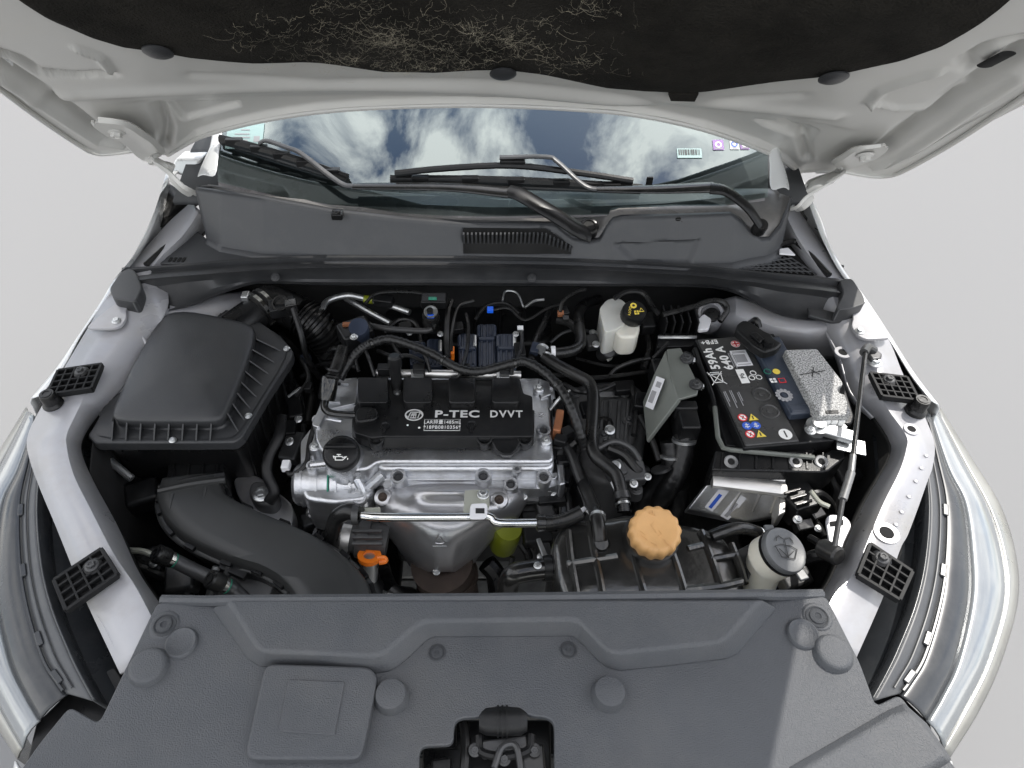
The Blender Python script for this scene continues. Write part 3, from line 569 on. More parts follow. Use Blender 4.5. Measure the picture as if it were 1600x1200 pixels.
# vent slats
cby = lambda x: interp([(a[2], a[3]) for a in cf], x)
for k in range(27):
    x = 725 + k * 6.35; top = 352 if x < 850 else 352 + (x - 850) * .62
    t_ = CF(x, top + 3, x, cby(x)) + V((0, .001, 0)); b_ = CF(x, 398, x, cby(x)) + V((0, .001, 0)); MB().box((t_ + b_) / 2, (.0034, .006, (t_ - b_).length), Matrix.Rotation(CAW - R(90), 3, 'X').inverted()).build('vent_slat', 'cowl_plastic', cowl, bev=.0006, seg=1)
MB().grid([[CF(x, y_, x, cby(x)) + V((0, .0035, 0)) for x, y_ in ((722, 354), (786, 355), (850, 355), (893, 381))], [CF(x, 399, x, cby(x)) + V((0, .0035, 0)) for x in (722, 786, 850, 893)]]).build('vent_recess', 'firewall', cowl)
for px, py in ((528, 337), (1056, 347)):
    c_ = CF(px, py, px, 405) + V((0, -.002, .004)); bb = MB(); bb.box(c_, (.022, .022, .014)); bb.lathe([(0, 0), (.008, 0), (.007, .006), (0, .007)], c_ + V((0, -.004, .006)), seg=16); bb.build('washer_jet', 'rubber', cowl, bev=.003)
# side trays with slots / mesh
slab('side_tray', [(232, 412), (300, 352), (322, 372), (345, 385), (420, 398), (400, 404), (300, 412)], .898, .004, 'cowl_plastic', cowl)
MB().tube(US([(228, 414), (300, 350), (318, 346)], .906), .006, 8, 3).build('tray_rim', 'rubber', cowl)
for k in range(4): slab('drain_slot', [(262 + k * 7, 408), (266 + k * 7, 402), (270 + k * 7, 402), (266 + k * 7, 408)], .8995, .001, 'firewall', cowl, bev=0)
slab('side_tray', [(1128, 416), (1197, 402), (1222, 385), (1238, 382), (1290, 430), (1220, 426)], .890, .004, 'firewall', cowl)
MB().tube(US([(1214, 384), (1240, 377), (1255, 388), (1296, 430)], .905), .006, 8, 3).build('tray_rim', 'rubber', cowl)
for k in range(13):
    f = k / 12; a = U(1140 + f * 92, 414 - f * 14, .896); c_ = U(1160 + f * 116, 421 + f * 8, .896)
    MB().tube([a, c_], .0014, 5, 1).build('mesh_bar', 'cowl_plastic', cowl)
for k in range(4):
    f = (k + .5) / 4; MB().tube([U(1142 + f * 22, 414 + f * 7, .896), U(1232 + f * 44, 400 + f * 28, .896)], .0014, 5, 1).build('mesh_bar', 'cowl_plastic', cowl)
slab('tray_end_sunlit', [(1218, 388), (1232, 386), (1244, 398), (1218, 396)], .904, .004, 'paper', cowl)  # white colour stands in for sunlight on the end of the tray
seal = thing('cowl_seal', 'long black rubber seal and rain channel across the back of the bay', 'seal', (0, 1.1, .87))
sc_ = [(190, 418, 432, 440, 455, 480), (230, 416, 426, 434, 450, 489), (250, 415, 424, 432, 447, 488), (300, 411, 420, 428, 440, 477), (350, 406, 416, 424, 436, 457), (390, 403, 413, 421, 431, 445), (420, 402, 412, 419, 430, 443), (520, 399, 409, 416, 427, 445), (720, 400, 409, 416, 427, 446), (900, 404, 412, 419, 430, 447), (1080, 413, 421, 428, 437, 448), (1140, 419, 428, 435, 443, 455), (1180, 423, 432, 439, 448, 473), (1221, 427, 437, 445, 456, 492), (1270, 431, 442, 450, 462, 500), (1318, 436, 448, 456, 470, 494)]
cols = []
for x, a, b_, c_, d_, e in sc_:
    cols.append([U(x, a, .905) + V((0, .012, -.012)), U(x, a, .908), U(x, (a * 2 + b_) / 3, .907), U(x, b_ - 1, .899), U(x, b_ + 2, .898), U(x, c_ - 1, .907), U(x, c_ + 2, .908), U(x, c_ + 4, .902), U(x, d_, .886), U(x, (d_ + e) / 2, .872), U(x, e - 4, .868), U(x, e, .872), U(x, e + 1, .862)])
cols = [list(q) for q in zip(*[cat([c[i] for c in cols], 4) for i in range(13)])]
MB().grid(cols).build('rain_channel', 'seal_rubber', seal, solid=.004, ang=40)
for pts, z in (([(170, 450), (188, 424), (204, 418), (213, 425), (222, 450), (212, 472), (176, 466)], .913), ([(1312, 436), (1332, 434), (1350, 462), (1353, 474), (1330, 482), (1306, 484), (1318, 458)], .913)):
    slab('end_block', pts, z, .03, 'seal_rubber', seal, bev=.006, rnd=.01, seg=3)
for px, py in ((213, 470), (430, 433), (831, 434), (1322, 478)): clip(seal, U(px, py, .887), .0058, (0, -.7, 1), 'seal_rubber')
slab('sunlit_foot', [(1262, 479), (1285, 482), (1330, 494), (1326, 500), (1300, 502), (1264, 492)], .884, .008, 'seal_rubber', seal, bev=.003)

# ================================================================== wipers
WG = 'windshield wipers'
wp = thing('wiper', 'wiper with its short arm resting at the oil cap side of the glass', 'wiper', W(800, 316), WG)
def blade(wpr, a, b_, arm, head, pts):
    a, b_ = W(*a, .012), W(*b_, .012); d = (b_ - a)
    MB().tube([a.lerp(b_, t) + WN * (.010 * math.sin(math.pi * t)) for t in (0, .2, .4, .6, .8, 1)], .0080, 8, 3, flat=1.3).build('blade_frame', 'black_plastic', wpr)
    MB().tube([a - WN * .008, b_ - WN * .008], .0062, 6, 1).build('rubber_strip', 'rubber', wpr)
    for t in (.12, .32, .5, .68, .88):
        c = a.lerp(b_, t); MB().box(c + WN * (.004 + .008 * math.sin(math.pi * t)), (.034, .014, .014)).build('blade_bracket', 'black_plastic', wpr, bev=.002)
blade(wp, (348, 223), (545, 284), None, None, None)
MB().tube([W(412, 238, .03), W(425, 236, .034), W(455, 246, .034), W(478, 256, .034), W(535, 298, .030), W(560, 303, .028)], .0062, 8, 5, flat=.6).build('arm_rod', 'dark_metal', wp)
MB().tube([W(556, 303, .028), W(700, 305, .030), W(794, 314, .032)], (.010, .018), 12, 5, flat=.42).build('arm_cover', 'gloss_black', wp)
MB().tube([W(794, 312, .032), W(815, 320, .034), W(860, 345, .03), W(900, 362, .012), W(921, 366, .0)], (.019, .021), 12, 5, flat=.45).build('arm_head', 'black_plastic', wp)
MB().lathe([(.019, -.02), (.019, 0), (.016, .004), (.012, .005), (.011, .003), (0, .003)], CF(921, 363, 921, 409) + V((0, .012, .006)), (0, -.4, 1), 24).build('pivot_cap', 'rubber', wp)
wp2 = thing('wiper', 'wiper with its long cranked arm lying across the middle of the glass', 'wiper', W(1180, 340), WG)
blade(wp2, (612, 286), (1000, 300), None, None, None)
MB().tube([W(620, 284, .03), W(700, 278, .034), W(800, 274, .034), W(900, 284, .032), W(985, 294, .026)], .0065, 8, 4).build('blade_spring', 'black_plastic', wp2)
MB().box(W(800, 270, .036), (.05, .016, .014)).build('blade_adapter', 'black_plastic', wp2, bev=.003)
MB().tube([W(780, 266, .044), W(850, 266, .046), W(868, 274, .046), W(900, 300, .04), W(918, 309, .036), W(935, 311, .036)], .0062, 8, 5, flat=.6).build('arm_rod', 'dark_metal', wp2)
MB().tube([W(928, 311, .036), W(1020, 311, .036), W(1106, 309, .038)], (.010, .017), 12, 5, flat=.42).build('arm_cover', 'gloss_black', wp2)
MB().tube([W(1100, 310, .038), W(1125, 315, .038), W(1158, 335, .03), W(1185, 356, .01)], (.018, .014), 12, 5, flat=.45).build('arm_head', 'black_plastic', wp2)
MB().lathe([(.014, -.02), (.014, 0), (.012, .004), (0, .005)], W(1186, 356, .012), (0, -.4, 1), 20).build('pivot_cap', 'rubber', wp2)
sl = MB().box(W(1012, 292, .012), (.013, .004, .03)).build('blade_end_clip', 'rubber', wp2, bev=.001)
# ================================================================== front cover
fc = thing('radiator_cover', 'broad grey grained plastic cover over the front of the bay', 'cover', (0, .3, .86))
CZ_ = .884
ol = [(245, 941), (1291, 931), (1344, 1035), (1369, 1103), (1406, 1085), (1480, 1182), (1540, 1260), (1300, 1420), (866, 1440), (866, 1130), (855, 1121), (826, 1118), (814, 1107), (770, 1107), (752, 1120), (720, 1122), (710, 1130), (708, 1164), (662, 1166), (655, 1175), (655, 1440), (250, 1420), (-30, 1290), (62, 1160), (108, 1104), (154, 1130), (190, 1056)]
slab('panel', ol, CZ_, .010, 'cover_plastic', fc, bev=.0022, rnd=.008, seg=3)
# raised rear deck with a sloping riser
top_ = [(352, 941), (402, 1012), (412, 1018), (500, 1022), (578, 1026), (600, 1020), (619, 1005), (640, 986), (655, 974), (668, 971), (890, 968), (905, 971), (918, 985), (941, 1010), (955, 1019), (970, 1021), (1040, 1013), (1122, 1005), (1136, 998), (1190, 931)]
bot_ = [(329, 941), (385, 1031), (406, 1045), (500, 1042), (580, 1056), (608, 1053), (622, 1046), (645, 1026), (666, 1005), (680, 998), (888, 997), (898, 999), (912, 1012), (935, 1036), (950, 1047), (968, 1051), (1040, 1044), (1138, 1032), (1155, 1024), (1213, 931)]
tp = US(top_, .910); bt = US(bot_, CZ_ - .001)
for q in (0, -1): tp[q].y = bt[q].y = U(768, 936, .9).y - .004
MB().prism(tp, None, bt).build('rear_deck', 'cover_plastic', fc, bev=.005, seg=4, lim=20)
# rolled rear lip
MB().tube([U(250, 940, .884) + V((0, .004, -.004)), U(330, 939, .888), U(352, 938, .904), U(768, 935, .904), U(1192, 929, .904), U(1212, 930, .888), U(1288, 931, .884) + V((0, .004, -.004))], .007, 8, 1, smooth=False).build('rear_lip', 'cover_plastic', fc)
slab('raised_pad', [(418, 1036), (576, 1041), (589, 1054), (586, 1080), (566, 1178), (556, 1187), (392, 1187), (383, 1176), (410, 1052)], .900, .018, 'cover_plastic', fc, bev=.005, rnd=.012, seg=4)
slab('inset_square', [(451, 1061), (539, 1065), (523, 1149), (434, 1143)], .9015, .003, 'cover_plastic', fc, bev=.0012)
def dimple(px, py, r, h=.006, sx=1.0, m='cover_plastic', name='round_boss', hollow=False):
    p = U(px, py, CZ_)
    if hollow: pr = [(r * 1.3, -.002), (r * 1.22, .0035), (r * 1.1, .0045), (r, .0035), (r * .75, .0008), (0, .0006)]
    else: pr = [(r * 1.18, -.001), (r * 1.05, h * .7), (r * .96, h), (r * .8, h * 1.06), (0, h * 1.06)]
    return MB().lathe(pr, p, seg=32, sx=sx).build(name, m, fc, ang=50)
dimple(233, 1043, .021, .009); dimple(1301, 1022, .021, .009); dimple(612, 1090, .018, .014); dimple(951, 1086, .018, .014)
# recessed cups: real dished wells let into the panel would need cut-outs, so each is a raised dished ring
dimple(284, 1005, .016, hollow=True, name='dished_cup'); dimple(1254, 991, .016, hollow=True, name='dished_cup')
for px, py, r in ((257, 977, .0135), (1277, 964, .0135)):
    dimple(px, py, r * 1.25, .002); clip(fc, U(px, py, CZ_ + .002), r * .72, m='cover_plastic')
for px, py in ((683, 1020), (888, 1016)): clip(fc, U(px, py, CZ_), .0072, m='cover_plastic')
# slanting front flank at the battery-side corner
MB().prism(US([(1250, 1205), (1395, 1118), (1420, 1112), (1440, 1130), (1478, 1182), (1300, 1290)], .893), None, US([(1225, 1200), (1385, 1108), (1412, 1096), (1450, 1130), (1492, 1190), (1300, 1300)], CZ_ - .001)).build('corner_ridge', 'cover_plastic', fc, bev=.004, seg=3)
# ---- hood latch in the cut-out
la = thing('hood_latch', 'black hood latch mechanism set in the cut-out of the front cover', 'latch', U(785, 1190, .80))
mb = MB(); mb.prism(US([(660, 1168), (712, 1168), (712, 1128), (720, 1124), (860, 1124), (864, 1300), (660, 1300)], .83), (0, 0, -.02)); mb.build('latch_tray', 'black_plastic', la, bev=.003)
mb = MB().lathe([(0, -.028), (.012, -.028), (.016, -.02), (.017, 0), (.016, .02), (.012, .028), (0, .028)], U(786, 1126, .872), (1, 0, 0), 20); mb.build('release_roller', 'black_plastic', la)
for k in range(3): ring('roller_ring', 'black_plastic', la, U(778 + k * 7, 1126, .872), (1, 0, 0), .0182, .002, .002)
MB().box(U(788, 1168, .85), (.055, .016, .024), Matrix.Rotation(.12, 3, 'Z')).build('latch_plate', 'dark_metal', la, bev=.003)
MB().tube(US([(748, 1150), (752, 1175), (790, 1182), (826, 1172), (830, 1148)], .862), .005, 8, 5).build('latch_lever', 'black_plastic', la)
MB().tube(US([(772, 1200), (785, 1168), (806, 1166), (815, 1210)], .868), .004, 8, 5).build('striker_loop', 'dark_metal', la)
for px, py in ((742, 1172), (835, 1172), (788, 1186)): bolt(la, U(px, py, .862), .005, (0, -.3, 1), 'dark_metal')
MB().tube(US([(725, 1130), (728, 1165), (724, 1230)], .855), .006, 8, 4).build('release_cable', 'rubber', la)
MB().prism(US([(812, 1170), (850, 1160), (856, 1230), (820, 1230)], .856), (0, 0, -.02)).build('latch_housing', 'dark_metal', la, bev=.004)
slab('latch_stay', [(674, 1186), (705, 1182), (705, 1230), (672, 1230)], .85, .012, 'black_plastic', la, bev=.003)

# ================================================================== headlights
def headlight(mir, label):
    q = (lambda x: 1510 - x) if mir else (lambda x: x)
    t = thing('headlight', label, 'headlight', U(q(1490), 900, .60), 'headlights')
    st_ = [((1470, 636), (1467, 644), (1454, 652), (1444, 646), (1436, 650)), ((1517, 713), (1507, 720), (1480, 733), (1463, 725), (1447, 735)), ((1564, 790), (1547, 795), (1505, 785), (1476, 790), (1452, 800)), ((1588, 867), (1570, 870), (1515, 865), (1475, 875), (1446, 880)),
           ((1591, 940), (1574, 940), (1515, 940), (1464, 950), (1430, 950)), ((1565, 1035), (1547, 1035), (1494, 1035), (1440, 1030), (1403, 1018)), ((1530, 1112), (1510, 1110), (1470, 1088), (1416, 1070), (1385, 1056)), ((1484, 1186), (1476, 1170), (1448, 1126), (1404, 1086), (1362, 1098))]
    zs = (.775, .79, .815, .828, .842)
    W_ = [[U(q(x), y, z) for (x, y), z in zip(r_, zs)] for r_ in st_]
    C_ = [cat([r_[i] for r_ in W_], 8) for i in range(5)]
    def band(i, j, name, m, bulge=.0, lip=0.):
        rows = []
        for a, b_ in zip(C_[i], C_[j]):
            rows.append([a.lerp(b_, f) + V((0, 0, bulge * math.sin(math.pi * f) + lip)) for f in (0, .15, .35, .65, .85, 1)])
        return MB().grid(rows).build(name, m, t, solid=.003, ang=60)
    out = [p + V(((-1 if mir else 1) * .012, -.004, -.15)) for p in C_[0]]
    MB().grid([out, C_[0]]).build('side_lens', 'lens_strip', t, ang=60)
    band(0, 1, 'chrome_edge', 'edge_metal', .002); l_ = band(1, 2, 'lens', 'lens_strip', .008); band(2, 3, 'bezel', 'lamp_black', .005, .002); h_ = band(3, 4, 'housing', 'lamp_house', .002, .004)
    # inner drop wall, ribs and lugs of the housing
    MB().grid([[p + V((0, 0, .005)) for p in C_[4]], [p + V(((.004 if mir else -.004), 0, -.035)) for p in C_[4]], [p + V(((.05 if mir else -.05), .01, -.06)) for p in C_[4]]]).build('housing_wall', 'lamp_black', t, solid=.003)
    MB().tube([p + V((0, 0, .008)) for p in C_[3][2:-2]], .0022, 6, 1, smooth=False).build('seam_bead', 'lamp_black', t)
    MB().tube([p.lerp(r_, .45) + V((0, 0, .008)) for p, r_ in zip(C_[3], C_[4])][6:-4], .0013, 6, 1, smooth=False).build('housing_rib', 'lamp_house', t)
    for f in (17, 26, 37, 46):
        c = C_[3][f].lerp(C_[4][f], .12) + V((0, 0, .006)); d = (C_[3][f + 1] - C_[3][f]).normalized(); MB().box(c, (.008, .022, .007), Matrix.Rotation(math.atan2(-d.x, d.y), 3, 'Z')).build('housing_lug', 'lamp_black', h_, bev=.0015)
    return t
headlight(False, 'sunlit headlight with bright bluish lens strip on the battery side')
headlight(True, 'shaded headlight with smoky grey bezel beside the air filter box')

# ================================================================== gridded wing brackets, bump stops
BG = 'gridded plastic brackets on the rails'
def bracket(quad, z, bp, label, nu=4, nv=4):
    c = US(quad, z); t = thing('wing_bracket', label, 'bracket', sum(c, V()) / 4 - V((0, 0, .014)), BG)
    MB().prism([p - V((0, 0, .008)) for p in c], (0, 0, -.006)).build('base_plate', 'bracket_plastic', t, bev=.0015)
    def pt(u, v): return c[0].lerp(c[1], u).lerp(c[3].lerp(c[2], u), v)
    def rib(a, b_, wd=.0030):
        d = (b_ - a).normalized(); n_ = V((-d.y, d.x, 0)) * wd / 2; MB().prism([a + n_, a - n_, b_ - n_, b_ + n_], (0, 0, -.009)).build('rib', 'bracket_plastic', t, bev=.0006, seg=1)
    for i in range(nu + 1): rib(pt(i / nu, 0), pt(i / nu, 1), .0048 if i in (0, nu) else .003)
    for j in range(nv + 1):
        rib(pt(0, j / nv) - V((0, 0, .0003)), pt(1, j / nv) - V((0, 0, .0003)), .0048 if j in (0, nv) else .003)
    p = U(*bp, z - .004); MB().lathe([(0, -.004), (.013, -.004), (.013, .002), (.009, .004), (0, .004)], p).build('washer', 'black_plastic', t); bolt(t, p + V((0, 0, .003)), .0062, m='dark_metal')
bracket([(90, 577), (158, 567), (142, 605), (72, 615)], .888, (127, 582), 'gridded black bracket beside the rubber stop near the air filter lid', 5, 4)
bracket([(83, 905), (157, 856), (182, 896), (102, 952)], .888, (145, 886), 'gridded black bracket beside the shaded headlight next to the front cover')
bracket([(1361, 581), (1418, 588), (1437, 624), (1379, 617)], .888, (1388, 595), 'gridded black bracket beside the gas strut top mount', 5, 4)
bracket([(1361, 848), (1427, 892), (1407, 936), (1342, 896)], .888, (1377, 874), 'gridded black bracket beside the sunlit headlight next to the front cover')
for px, py, l_ in ((85, 634, 'round black rubber bump stop on the rail beside the air filter box'), (1430, 643, 'round black rubber bump stop on the sunlit rail beside the headlight')):
    t = thing('bump_stop', l_, 'bump stop', U(px, py, .868), 'rubber bump stops')
    p = U(px, py, .868); MB().lathe([(0, -.004), (.017, -.004), (.0165, .006), (.0125, .010), (.0125, .026), (.011, .030), (0, .030)], p).build('rubber_buffer', 'rubber', t); MB().lathe([(.0085, .0295), (.0085, .0312), (.006, .0312), (.006, .0295)], p).build('rim', 'rubber', t)
for px, py, r in ((86, 665, .009), (136, 842, .011), (1424, 671, .008), (1385, 833, .012), (207, 538, .010), (1317, 551, .010)):
    p = U(px, py, .869 if r != .010 else .862); MB().lathe([(0, -.003), (r * .8, -.003), (r * .8, .0012), (0, .0012)], p, seg=20).build('rail_hole', 'firewall', body); ring('rail_hole_rim', 'rail_paint', body, p, (0, 0, 1), r * 1.45, r * .6, .003)

# ================================================================== air filter box
ab = thing('air_filter_box', 'large matt black air filter box with ribbed lid', 'filter box', (-.42, .85, .50))
tt = [(171, 650), (176, 636), (200, 578), (238, 512), (254, 491), (270, 484), (300, 484), (350, 494), (385, 502), (397, 509), (400, 522), (378, 585), (352, 644), (342, 655), (326, 657), (250, 656), (186, 656)]
bb_ = [(146, 676), (156, 662), (182, 600), (228, 520), (246, 490), (266, 480), (310, 480), (370, 495), (420, 515), (446, 538), (452, 552), (415, 610), (375, 674), (364, 684), (340, 686), (250, 685), (158, 685)]
T = US(tt, .876); B = US(bb_, .846); cen = sum(T, V()) / len(T)
def sc(P, f, dz): return [cen + (p - cen) * f + V((0, 0, dz)) for p in P]
lid = MB().grid([B, sc(T, .95, -.030), sc(T, .955, -.026), sc(T, 1.0, -.014), sc(T, 1.0, -.004), sc(T, .97, 0), sc(T, .85, .003), sc(T, .6, .006), sc(T, .3, .0075)], closed=True)
n_ = len(T); lid.add(sc(T, .3, .0075), [tuple(range(n_))])
lid.build('lid', 'lid_plastic', ab, ang=60, sub=1)
lip = [(136, 680), (150, 658), (176, 600), (224, 515), (244, 484), (268, 474), (320, 474), (390, 492), (440, 525), (458, 548), (456, 558), (420, 612), (378, 682), (366, 691), (300, 692), (147, 692)]
slab('lip', lip, .844, .022, 'lid_plastic', ab, bev=.004, rnd=.006, seg=3)
Lp = US(lip, .823); cl_ = sum(Lp, V()) / len(Lp)
MB().prism([cl_ + (p - cl_) * .95 for p in Lp], None, [cl_ + (p - cl_) * .86 + V((0, .02, -.28)) for p in Lp]).build('lower_box', 'black_plastic', ab, bev=.008, seg=3)
def fin(a, b_, c, name='rib', m='lid_plastic', wd=.0022):
    n3 = (b_ - a).cross(c - a).normalized() * wd / 2; MB().add([a + n3, b_ + n3, c + n3, a - n3, b_ - n3, c - n3], [(0, 1, 2), (5, 4, 3), (0, 3, 4, 1), (1, 4, 5, 2), (2, 5, 3, 0)]).build(name, m, ab)
for k in range(8):
    f = k / 7; x = 176 + f * 154; fin(U(x, 659, .868), U(x - 2, 688, .846), U(x + 1, 652, .846))
for k in range(8):
    f = k / 7; a = U(401 - f * 48, 530 + f * 112, .868); b_ = U(438 - f * 66, 548 + f * 126, .846); c = U(395 - f * 48, 530 + f * 110, .846); fin(a, b_, c)
for px, py in ((270, 688), (388, 650), (448, 545)): bolt(ab, U(px, py, .846), .0042)
for k in range(8): x = 165 + k * 26; fin(U(x, 700, .82), U(x, 705, .74), U(x, 706, .82), 'lower_rib', 'black_plastic', .003)
for k in range(7):
    a = U(450 - k * 12, 568 + k * 17, .82); MB().tube([a, a + V((-.008, 0, -.15))], .003, 6, 1).build('lower_rib', 'black_plastic', ab)
slab('intake_spigot', [(262, 720), (350, 716), (352, 752), (258, 758)], .735, .07, 'black_plastic', ab, bev=.004)
for k in range(4):
    MB().tube([U(272 + k * 23, 722, .737), U(270 + k * 23, 752, .737)], .002, 6, 1).build('spigot_rib', 'black_plastic', ab)
ax = V((.5, .62, .05)).normalized(); c0 = U(388, 498, .835)
MB().tube([c0 - ax * .05, c0, c0 + ax * .035], .034, 24, 1, smooth=False).build('outlet_neck', 'black_plastic', ab)
t = thing('intake_hose', 'black corrugated intake hose clamped to the air filter outlet', 'hose', c0 + ax * .05)
pth = [c0 + ax * .02, c0 + ax * .055, U(440, 478, .83), U(470, 492, .82), U(495, 512, .80), U(515, 535, .76), U(530, 560, .70)]
MB().tube(pth[:4], .037, 24, 5).build('hose_cuff', 'rubber', t)
b = MB(); P_ = cat(pth[3:], 30); b.tube(P_, .036, 20, 1, smooth=False, rf=lambda i: 1 + .10 * (1 if (i // 3) % 2 else -1)); b.build('bellows', 'rubber', t)
for q in (.030, .046): ring('hose_clamp', 'chrome', t, c0 + ax * q, ax, .0395, .003, .007, 28)
MB().box(c0 + ax * .03 + V((-.02, 0, .036)), (.014, .02, .012)).build('clamp_screw_block', 'zinc', t, bev=.002); bolt(t, U(365, 487, .855), .005, (-1, 0, .5))
t2 = thing('air_flow_sensor', 'small black sensor with connector on the intake hose', 'sensor', U(440, 484, .86))
MB().box(U(442, 480, .868), (.05, .036, .022), Matrix.Rotation(.3, 3, 'Z')).build('sensor_body', 'black_plastic', t2, bev=.003); ring('sensor_ring', 'gloss_black', t2, U(438, 474, .882), (0, -.5, 1), .016, .003, .006)
MB().box(U(455, 478, .878), (.022, .02, .02), Matrix.Rotation(.3, 3, 'Z')).build('connector', 'gloss_black', t2, bev=.002); MB().tube([U(458, 482, .878), U(470, 520, .85), U(480, 560, .8), U(500, 590, .74)], .006, 8, 5).build('lead', 'tape', t2)

# ================================================================== intake snorkel duct
dk = thing('intake_duct', 'wide matt grey S-shaped intake duct running to the front cover', 'duct', (-.30, .55, .62))
LF = [(250, 762), (243, 780), (242, 796), (252, 824), (282, 853), (348, 884), (396, 897), (430, 916), (450, 937), (462, 962)]
RF = [(350, 752), (359, 766), (370, 784), (420, 808), (480, 832), (525, 856), (562, 886), (583, 912), (592, 937), (596, 962)]
rows = []; fl_, fr2 = [], []
for i, (l_, r_) in enumerate(zip(LF, RF)):
    z = .735 + .010 * i / 9; a = U(*l_, z); b_ = U(*r_, z); rows.append([a, a.lerp(b_, .06), a.lerp(b_, .07) + V((0, 0, .006)), a.lerp(b_, .085) + V((0, 0, .020)), a.lerp(b_, .12) + V((0, 0, .0265)), a.lerp(b_, .30) + V((0, 0, .028)), a.lerp(b_, .5) + V((0, 0, .0285)), a.lerp(b_, .75) + V((0, 0, .028)), a.lerp(b_, .89) + V((0, 0, .0265)), a.lerp(b_, .925) + V((0, 0, .020)), a.lerp(b_, .94) + V((0, 0, .006)), a.lerp(b_, .95), b_])
S_ = [cat([r_[i] for r_ in rows], 6) for i in range(13)]
MB().grid([list(q) for q in zip(*S_)]).build('upper_shell', 'duct_plastic', dk, ang=60, solid=.003)
MB().grid([list(q) for q in zip(*[[p + V((0, 0, -.004)) for p in S_[0]], [p.lerp(q_, .08) + V((0, 0, -.05)) for p, q_ in zip(S_[0], S_[12])], [p.lerp(q_, .92) + V((0, 0, -.05)) for p, q_ in zip(S_[0], S_[12])], [p + V((0, 0, -.004)) for p in S_[12]]])]).build('lower_shell', 'black_plastic', dk, ang=60)
for side, idx in ((S_[0], (6, 13, 20, 25, 30, 36, 42, 48)), (S_[12], (9, 15, 21, 27, 33, 39, 45))):
    for i in idx:
        d = (side[i + 1] - side[i]).normalized(); MB().box(side[i] + V((.006 if side is S_[0] else -.006, .002, .003)), (.008, .02, .009), Matrix.Rotation(math.atan2(-d.x, d.y), 3, 'Z')).build('flange_clip', 'black_plastic', dk, bev=.0012)
MB().tube([U(248, 768, .762), U(300, 757, .765), U(352, 750, .762)], .006, 8, 4).build('collar_bead', 'duct_plastic', dk)
MB().tube([U(250, 764, .752), U(300, 751, .756), U(352, 743, .752)], .009, 8, 4).build('collar', 'black_plastic', dk)
for x, y_ in ((270, 772), (322, 762)):
    a = U(x, y_, .765); MB().tube([a, U(x - 5, y_ + 24, .765)], (.003, .001), 6, 1).build('collar_rib', 'duct_plastic', dk)
MB().box(U(370, 886, .735), (.05, .03, .012), Matrix.Rotation(-.4, 3, 'Z')).build('mount_tab', 'black_plastic', dk, bev=.003)
# ================================================================== engine
en = thing('engine', 'cast aluminium four cylinder engine top in the middle of the bay', 'engine', (-.1, .85, .25))
vc = slab('valve_cover', [(520, 592), (548, 588), (846, 589), (857, 600), (859, 614), (864, 700), (866, 716), (860, 722), (590, 722), (574, 733), (545, 736), (508, 716), (492, 690), (490, 668), (512, 612)], .800, .05, 'cast_alu', en, bev=.007, rnd=.010, seg=4)
# stepped front of the cover
slab('front_step', [(585, 704), (862, 702), (866, 712), (866, 728), (856, 733), (596, 733), (580, 722)], .792, .05, 'cast_alu', en, bev=.007, rnd=.008, seg=4)
slab('gasket_flange', [(470, 690), (492, 662), (520, 600), (560, 720), (600, 737), (868, 736), (874, 700), (862, 620), (878, 700), (880, 752), (868, 760), (842, 764), (780, 762), (620, 760), (590, 748), (572, 750), (470, 748)], .763, .03, 'cast_alu', en, bev=.004, rnd=.006, seg=3)
slab('flange_rim', [(590, 738), (870, 736), (872, 744), (866, 749), (592, 750), (582, 745)], .772, .02, 'cast_alu', en, bev=.003, rnd=.005)
MB().box((-.05, .82, .56), (.30, .20, .34)).build('cylinder_block', 'dark_metal', en, bev=.012)
MB().box((-.055, .79, .715), (.29, .18, .06)).build('cylinder_head', 'cast_alu', en, bev=.006)
# timing side cover with its round phaser housing
slab('timing_cover', [(468, 735), (480, 702), (498, 690), (560, 712), (582, 735), (584, 770), (566, 782), (520, 786), (476, 780), (468, 760)], .758, .10, 'cast_alu', en, bev=.008, rnd=.012, seg=4)
MB().lathe([(0, .034), (.030, .034), (.036, .028), (.037, .0), (.037, -.03), (0, -.03)], U(492, 757, .735), (-1, -.05, .02), 36).build('phaser_housing', 'cast_alu', en, ang=40)
MB().lathe([(0, .026), (.036, .026), (.040, .022), (.040, -.03), (0, -.03)], U(541, 757, .732), (-1, -.05, .02), 36).build('chain_housing', 'cast_alu', en, ang=40)
ring('phaser_seam', 'green_ring', en, U(518, 757, .735), (-1, -.05, .02), .0385, .003, .0025, 36)
for x_ in (476, 500, 530, 552): ring('drum_rib', 'cast_alu', en, U(x_, 757, .734), (-1, -.05, .02), .0395 if x_ < 520 else .042, .006, .004, 36)
slab('cover_corner', [(526, 594), (560, 592), (557, 630), (512, 640), (498, 668), (486, 664), (505, 620)], .806, .03, 'cast_alu', en, bev=.004, rnd=.006)
for k, (x, y_) in enumerate(((536, 600), (524, 625), (519, 645))): MB().box(U(x, y_, .808), (.020, .003 + .012 * (k % 2), .006)).build('casting_rib', 'cast_alu', en, bev=.0015)
for x0, y0, x1, y1 in ((494, 655, 535, 659), (486, 727, 512, 724)):
    MB().tube([U(x0, y0, .793), U(x1, y1, .796)], .0065, 10, 1).build('casting_rib', 'cast_alu', en)
